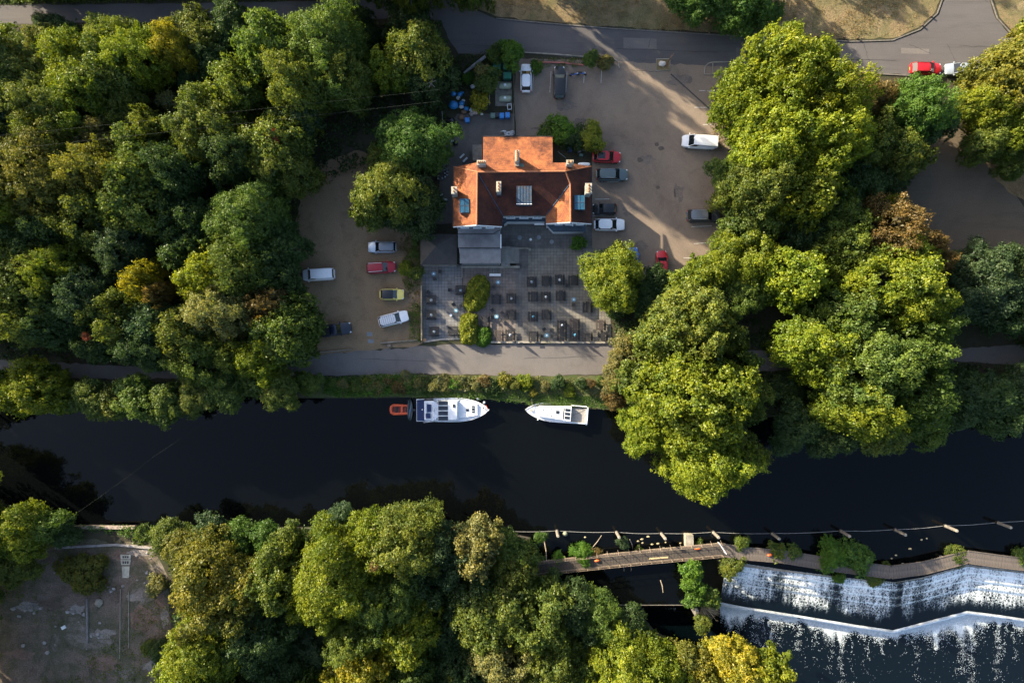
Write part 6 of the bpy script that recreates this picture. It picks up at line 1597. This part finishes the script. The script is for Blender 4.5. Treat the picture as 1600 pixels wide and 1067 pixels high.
# verge bollards (short dark stumps along the grass)
SP = None
for k in range(14):
    px = 1108+k*21 if k < 12 else 1440+(k-12)*14; py = 57+k*.62 if k < 12 else [44, 30][k-12]
    py = 56+ (px-1108)*.035 if k < 12 else py
    x, y, _ = at(px, py-3.5, 0)
    if SP is None:
        SP = MB().tube([(0, 0, 0), (0, 0, .42), (0, 0, .5)], [.15, .14, .08], 7).build('bollard', mat('stump_wood', (.09, .065, .045), .9, var=.3)); tag(SP, 'dark verge bollard, first from the left along the upper road', 'bollard', 'bollards along the verge'); SP.location = (x, y, 0)
    else: o = SP.copy(); COL.objects.link(o); o.location = (x, y, 0); o['label'] = 'dark verge bollard, '+'first second third fourth fifth sixth seventh eighth ninth tenth eleventh twelfth thirteenth fourteenth'.split()[k]+' from the left along the upper road'

# ------------------------------------------------------------------ footbridge, boom, pier
M_BDK = mat('bridge_boards', (.055, .046, .04), .85, var=.25, scale=4, bump=.2); M_BDK2 = mat('bridge_walkway', (.10, .083, .072), .9, var=.3, scale=2.0, bump=.2); M_RUST = mat('railing_timber', (.20, .155, .12), .7, var=.25)
def bridge(px, width, z, label, name, m, rails=True, plank=.45, post_every=1.55, edge=True):
    P = [Vector(at(a, b, z)) for a, b in px]; root = empty(name, tuple(P[0]), 0, label, 'footbridge')
    for i in range(len(P)-1):
        a, b = P[i], P[i+1]; d = (b-a); Ln = d.length; d.normalize(); n = Vector((-d.y, d.x, 0)); ang = math.atan2(d.y, d.x)
        npk = int(Ln/plank)+1
        base = MB().box((plank*.46, 0, 0), (plank*.93, width, .07))
        if i == 0: bm = base.build('deck_board', m, root, local=True); me = bm.data; bm.location = (0, 0, -.035); bm.rotation_euler = (0, 0, ang); first = bm
        for k in range(1 if i == 0 else 0, npk):
            o = bpy.data.objects.new('deck_board', me); COL.objects.link(o); o.parent = root; q = a.lerp(b, k*plank/Ln)-P[0]
            o.location = (q.x, q.y, -.035+rnd.uniform(-.012, .012)); o.rotation_euler = (0, 0, ang+rnd.uniform(-.01, .01))
        for s in (-1, 1):
            e0 = a+n*s*(width/2+.06); e1 = b+n*s*(width/2+.06)
            if edge: MB().box(tuple((e0+e1)/2-Vector((0, 0, .05))), (Ln, .12, .26), rz=ang).build('edge_beam', M_RUST if rails else m, root)
            if rails:
                for zz in (.55, 1.1): MB().tube([e0+Vector((0, 0, zz)), e1+Vector((0, 0, zz))], .028, 5).build('handrail', M_RUST, root)
                np_ = max(1, round(Ln/post_every))
                for k in range(np_+1):
                    q = e0.lerp(e1, k/np_); mb = MB(); mb.tube([q-Vector((0, 0, .1)), q+Vector((0, 0, 1.15))], .045, 4); mb.tube([q+n*s*.45-Vector((0, 0, .08)), q+Vector((0, 0, .85))], .025, 4); mb.build('post', M_RUST, root)
        npier = max(1, int(Ln/6))
        for k in range(npier): q = a.lerp(b, (k+.5)/npier); MB().box((q.x, q.y, z/2-2.6), (.35, width*.8, z+5-.2), rz=ang).build('pier', M_CONC, root)
    return root
bridge([(818, 889.5), (900, 880), (1000, 869.5), (1080, 862), (1127, 857.5)], 1.7, .35, 'left stretch of the footbridge with white-brown railings on both sides', 'footbridge', M_BDK)
bridge([(1128, 858.5), (1158, 864), (1220, 869), (1300, 882), (1392, 894)], 1.8, .30, 'middle stretch of the walkway sloping down along the weir', 'weir_walkway', M_BDK2, rails=False, edge=True)
bridge([(1392, 894), (1445, 887), (1512, 870)], 1.8, .30, 'short walkway stretch rising to the peak over the weir', 'weir_walkway', M_BDK2, rails=False)
bridge([(1512, 870), (1562, 877), (1700, 893)], 1.8, .30, 'last walkway stretch running out at the right edge', 'weir_walkway', M_BDK2, rails=False)
along([(1128, 882), (1160, 883), (1250, 894), (1330, 903), (1398, 908), (1440, 902), (1512, 883), (1560, 889), (1700, 905)], -4.5, -1.06, .4).build('weir_crest', M_CONC)['kind'] = 'structure'
g = empty('bridge_gate', at(1130, 858, .4), 0, 'pale gate bar across the bend of the footbridge', 'gate'); a = Vector(at(1125, 850, 1.4)); b = Vector(at(1135, 865, 1.4)); MB().tube([a, b], .08, 5).build('bar', M_FRAME, g)
for q in (a, b): MB().tube([(q.x, q.y, .3), (q.x, q.y, 1.5)], .06, 5).build('post', M_FRAME, g)
p = MB().prism([at(a, b, .3)[:2] for a, b in [(1071.5, 836), (1083.5, 836), (1084, 854), (1072, 855)]], -5, .3).build('concrete_pier', M_CONC); tag(p, 'square concrete pier on the river side of the footbridge', 'pier')
p = MB().prism([at(a, b, .1)[:2] for a, b in [(862, 895), (870, 894), (871, 912), (863, 912)]], -4.5, .1).build('concrete_pier', M_CONC); tag(p, 'narrow concrete pier under the left end of the footbridge', 'pier')
iw = along([(1075, 866), (1078, 900), (1082, 944), (1090, 960)], -4.5, -.4, .9).build('island_wall', M_CONC); tag(iw, 'ivy covered dividing wall below the footbridge', 'wall')
iw = MB().prism([at(a, b, -1)[:2] for a, b in [(1083, 935), (1100, 930), (1122, 940), (1124, 955), (1108, 975), (1095, 978), (1086, 962)]], -4.5, -1.2).build('island', M_SOIL); iw['kind'] = 'structure'
M_BAGO = mat('orange_ring', (.75, .13, .03), .5, var=.1)
for (a, b), l in (((933, 876), 'left'), ((1090, 857.5), 'flat one by the pier on the'), ((1203, 867), 'right, on the walkway without railing')):
    x, y, _ = at(a, b, .6); r = empty('lifebuoy_case', (x, y, .3), .1, 'orange lifebuoy case on the footbridge, '+{'l': 'the one nearest the wooded shore', 'f': 'faded one beside the concrete pier', 'r': 'the one past the bend'}[l[0]], 'lifebuoy')
    MB().ball((0, 0, .22), (.42, .22, .2) if l[0] != 'f' else (.5, .14, .08), 12, 6).build('case', M_BAGO, r, True, local=True); MB().box((0, 0, .03), (.3, .3, .05)).build('bracket', M_STEEL, r, local=True)
pk = MB().box(at(1029, 871.5, .38), (3.0, .22, .05), rz=.08).build('loose_plank', mat('fresh_plank', (.46, .36, .2), .7, var=.15)); tag(pk, 'pale yellow plank lying on the footbridge deck', 'plank')
# boom of piles joined by a floating line
M_PILE = mat('pile_timber', (.17, .15, .13), .8, var=.25, scale=3); PL = [(790, 829.5), (870, 829), (963, 831), (1033, 833), (1114, 831), (1206, 833), (1313, 829), (1398, 827), (1476, 821), (1558, 816), (1650, 808)]
order = ['first boom pile at the tree covered shore end', 'second boom pile from the shore, behind the willow bush', 'third boom pile from the shore, above the spiky bush', 'fourth boom pile, left of the concrete pier', 'boom pile just above the bend of the footbridge',
         'boom pile above the olive bush right of the bend', 'boom pile above the large bridge bush', 'boom pile above the low point of the bridge', 'boom pile above the rise of the walkway', 'rightmost boom pile still in the picture', 'boom pile past the right edge']
pr = None
for (a, b), l in zip(PL, order):
    x, y, _ = at(a, b, WZ)
    if pr is None:
        pr = empty('boom_pile', (x, y, 0), 0, l, 'boom pile', 'timber piles of the river boom')
        MB().tube([(0, 0, -4), (0, 0, 2.0)], .24, 10).build('pile', M_PILE, pr, local=True); MB().tube([(0, 0, 2.0), (0, 0, 2.12)], [.24, .16], 10).build('cap', M_CONC, pr, local=True); MB().tube([(0, 0, -.95), (0, 0, -.75)], .33, 10).build('collar', M_TRIM, pr, local=True)
    else: c = copy_tree(pr, (x, y, 0)); c['label'] = l
ln = MB(); pts = []
for (a, b), (c, d) in zip(PL, PL[1:]):
    for k in range(6): t_ = k/6; pts.append(at(a+(c-a)*t_, b+(d-b)*t_+2.2*math.sin(PI*t_)*.6, WZ+.04))
ln.tube(pts, .04, 5); tag(ln.build('floating_boom', mat('boom_rope', (.20, .20, .20), .6)), 'thin floating boom line strung between the piles across the river', 'boom')
bo = MB().ball(at(883, 834, WZ+.1), (.4, .4, .3), 12, 6).build('round_buoy', mat('mossy_buoy', (.20, .22, .15), .8), smooth=True); tag(bo, 'round mossy buoy beside the second boom pile', 'buoy')
# drift and debris
M_DRIFT = mat('driftwood', (.30, .25, .19), .85, var=.3)
def stick(a, b, r, label, z=WZ+.05, z2=None, name='drift_branch', m=None):
    o = MB().tube([at(*a, z), at((a[0]+b[0])/2+1, (a[1]+b[1])/2, z+.08), at(*b, z if z2 is None else z2)], [r, r*.9, r*.6], 5).build(name, m or M_DRIFT); tag(o, label, 'branch')
stick((923, 858), (940, 836), .06, 'thin slanting branch in the water left of the spiky bush'); stick((984, 842), (989, 858), .07, 'bare stick beside the spiky bush')
stick((850, 842), (854, 876), .09, 'long pole standing in the water beside the willow bush', z2=.3); stick((1032, 906), (1036, 925), .09, 'pale log floating below the footbridge')
stick((973, 884), (975, 892), .04, 'short strut under the bridge, left of the pair', z=-.5); stick((985, 884), (986, 892), .04, 'short strut under the bridge, right of the pair', z=-.5)
for k, (a, b) in enumerate([(914, 839), (997, 845), (1013, 838), (1004, 848), (1019, 850), (1028, 849), (1040, 847), (1063, 848), (1003, 842), (1448, 841), (1440, 843), (1422, 857), (1393, 872), (1400, 867)]):
    x, y, _ = at(a, b, WZ); o = MB().ball((x, y, WZ+.02), (.16+.06*(k % 3), .13, .05), 7, 4, .3, k).build('leaf_clump', mat('drift_leaves', (.36, .30, .18), .8) if k == 0 else bpy.data.materials['drift_leaves']); tag(o, 'small clump of drifting leaves and foam on the dark water', 'drift debris', 'drifting debris on the river')
c = at(935, 863, -.8); tag(MB().ball((c[0], c[1], -.8), (.75, .45, .4), 9, 6, .2, 5).build('white_rock', M_CONC), 'pale rock beside the bright bush at the footbridge', 'rock')
# dead shrub on the island: fan of bare branches
ds = empty('dead_shrub', at(1100, 952, -1.2), 0, 'dead shrub with a fan of bare pale branches on the island', 'shrub'); base = Vector(at(1096, 945, -1.1))
R5 = random.Random(5)
for k in range(26):
    a = R5.uniform(-1.9, -.1); l_ = R5.uniform(1.6, 3.2); e = base+Vector((math.cos(a)*l_, math.sin(a)*l_, R5.uniform(.3, 1.4))); mid = base.lerp(e, .5)+Vector((R5.uniform(-.2, .2), R5.uniform(-.2, .2), .5))
    MB().tube([base, mid, e, e+Vector((math.cos(a+.5)*.4, math.sin(a+.5)*.4, -.1))], [.07, .045, .02, .01], 4).build('branch', TWIG, ds)
# power cables
def cable(P_, r, label, m):
    pts = []
    for (a, b, z), (c, d, z2) in zip(P_, P_[1:]):
        for k in range(13): t_ = k/12; q = Vector(at(a, b, z)).lerp(Vector(at(c, d, z2)), t_); q.z -= 1.2*4*t_*(1-t_)*.5; pts.append(q)
    o = MB().tube(pts, r, 4).build('power_cable', m); tag(o, label, 'cable')
M_CAB = mat('cable', (.02, .025, .02), .8)
cable([(-400, 250, 17), (690, 140, 12)], .012, 'upper power cable crossing above the left wood', M_CAB); cable([(-400, 275, 17), (690, 158, 12)], .012, 'lower power cable crossing above the left wood', M_CAB)
cable([(-40, 920, 8), (122, 800, 6), (242, 712, 5), (420, 590, 9)], .006, 'single thin cable slanting over the river at the lower left', M_CAB)
pl_ = empty('cable_pole', at(683, 160, 0), 0, 'timber cable pole with spread cross arms above the rubbish bags', 'pole'); c = at(683, 160, 0)
MB().tube([c, (c[0], c[1], 8.5)], [.14, .1], 8).build('pole', M_PILE, pl_)
for a in (.3, 1.2, 2.3): MB().box((c[0], c[1], 8.3-a*.2), (1.5, .08, .08), rz=a).build('cross_arm', M_PILE, pl_)
# south bank wall and waste ground remains
wall_thing([(112, 824), (210, 824)], .35, .5, mat('bank_wall_stone', (.30, .24, .2), .9, var=.3, scale=2), 'low brownish river wall at the head of the waste ground')
wall_thing([(85, 856), (180, 851), (245, 857)], .25, .35, mat('broken_concrete', (.26, .24, .23), .9, var=.35, scale=2), 'line of broken pale concrete across the top of the waste ground')
wall_thing([(135, 935), (136, 1005)], .35, .25, mat('slab_wall', (.17, .155, .15), .9, var=.3, scale=2), 'low dark foundation wall in the middle of the waste ground')
wall_thing([(188, 920), (187, 1030)], .12, .1, M_CONC, 'thin concrete strip, left one of the parallel pair on the waste ground'); wall_thing([(201, 925), (201, 1012)], .12, .1, M_CONC, 'thin concrete strip, right one of the parallel pair on the waste ground')
sl = empty('slab_path', at(196, 884, 0), 0, 'pale stepped slabs lying like a ladder on the waste ground', 'slabs')
for k, (y0, y1, wd) in enumerate([(866, 873, 8.5), (874, 882, 8), (884, 902, 6)]):
    MB().prism([at(a, b, 0)[:2] for a, b in [(197-wd, y0), (197+wd, y0), (197+wd-1, y1), (197-wd+1, y1)]], 0, .12).build('slab', mat('pale_slab', (.36, .34, .28), .9, var=.3, scale=2) if k == 0 else bpy.data.materials['pale_slab'], sl)
    if k < 2:
        for x0 in (-5, -1.5, 2): MB().prism([at(a, b, 0)[:2] for a, b in [(197+x0, y0+2), (197+x0+2.6, y0+2), (197+x0+2.6, y1-2), (197+x0, y1-2)]], .12, .135).build('hollow', M_TAR, sl)
R8 = random.Random(8)
for k in range(46):
    cx, cy, s = [(120, 955, 9), (170, 920, 12), (50, 950, 20), (160, 990, 16), (225, 900, 14), (230, 862, 14), (95, 890, 5), (60, 1010, 25)][k % 8]
    x, y, _ = at(R8.gauss(cx, s), R8.gauss(cy, s*.7), 0); q = R8.uniform(.12, .42); o = MB().ball((x, y, q*.2), (q, q*.75, q*.5), 6, 4, .3, k).build('rubble_stone', bpy.data.materials['broken_concrete']); tag(o, 'pale lump of rubble lying on the waste ground', 'rubble', 'rubble on the waste ground')
x, y, _ = at(99, 980, .1); tag(MB().box((x, y, .06), (.7, .5, .1), rz=.5).build('white_slab', M_WHITE), 'small white slab alone on the left of the waste ground', 'slab')
c = at(155, 941, .1); tag(MB().ball((c[0], c[1], .2), (.6, .7, .3), 9, 5, .2, 4).build('grey_boulder', M_CONC), 'large rounded grey boulder under the lone olive bush', 'boulder')
c = at(608, 540, .2); tag(MB().box((c[0], c[1], .2), (.5, .45, .4), rz=.3).build('red_crate', M_RUST), 'small rusty box at the mouth of the gravel car park', 'box')
for a, b in ((578, 522), (580, 533)): sheet('drain_grate', [(a-5, b-3), (a+4, b-3), (a+4, b+3), (a-5, b+3)], .02, M_IRON)
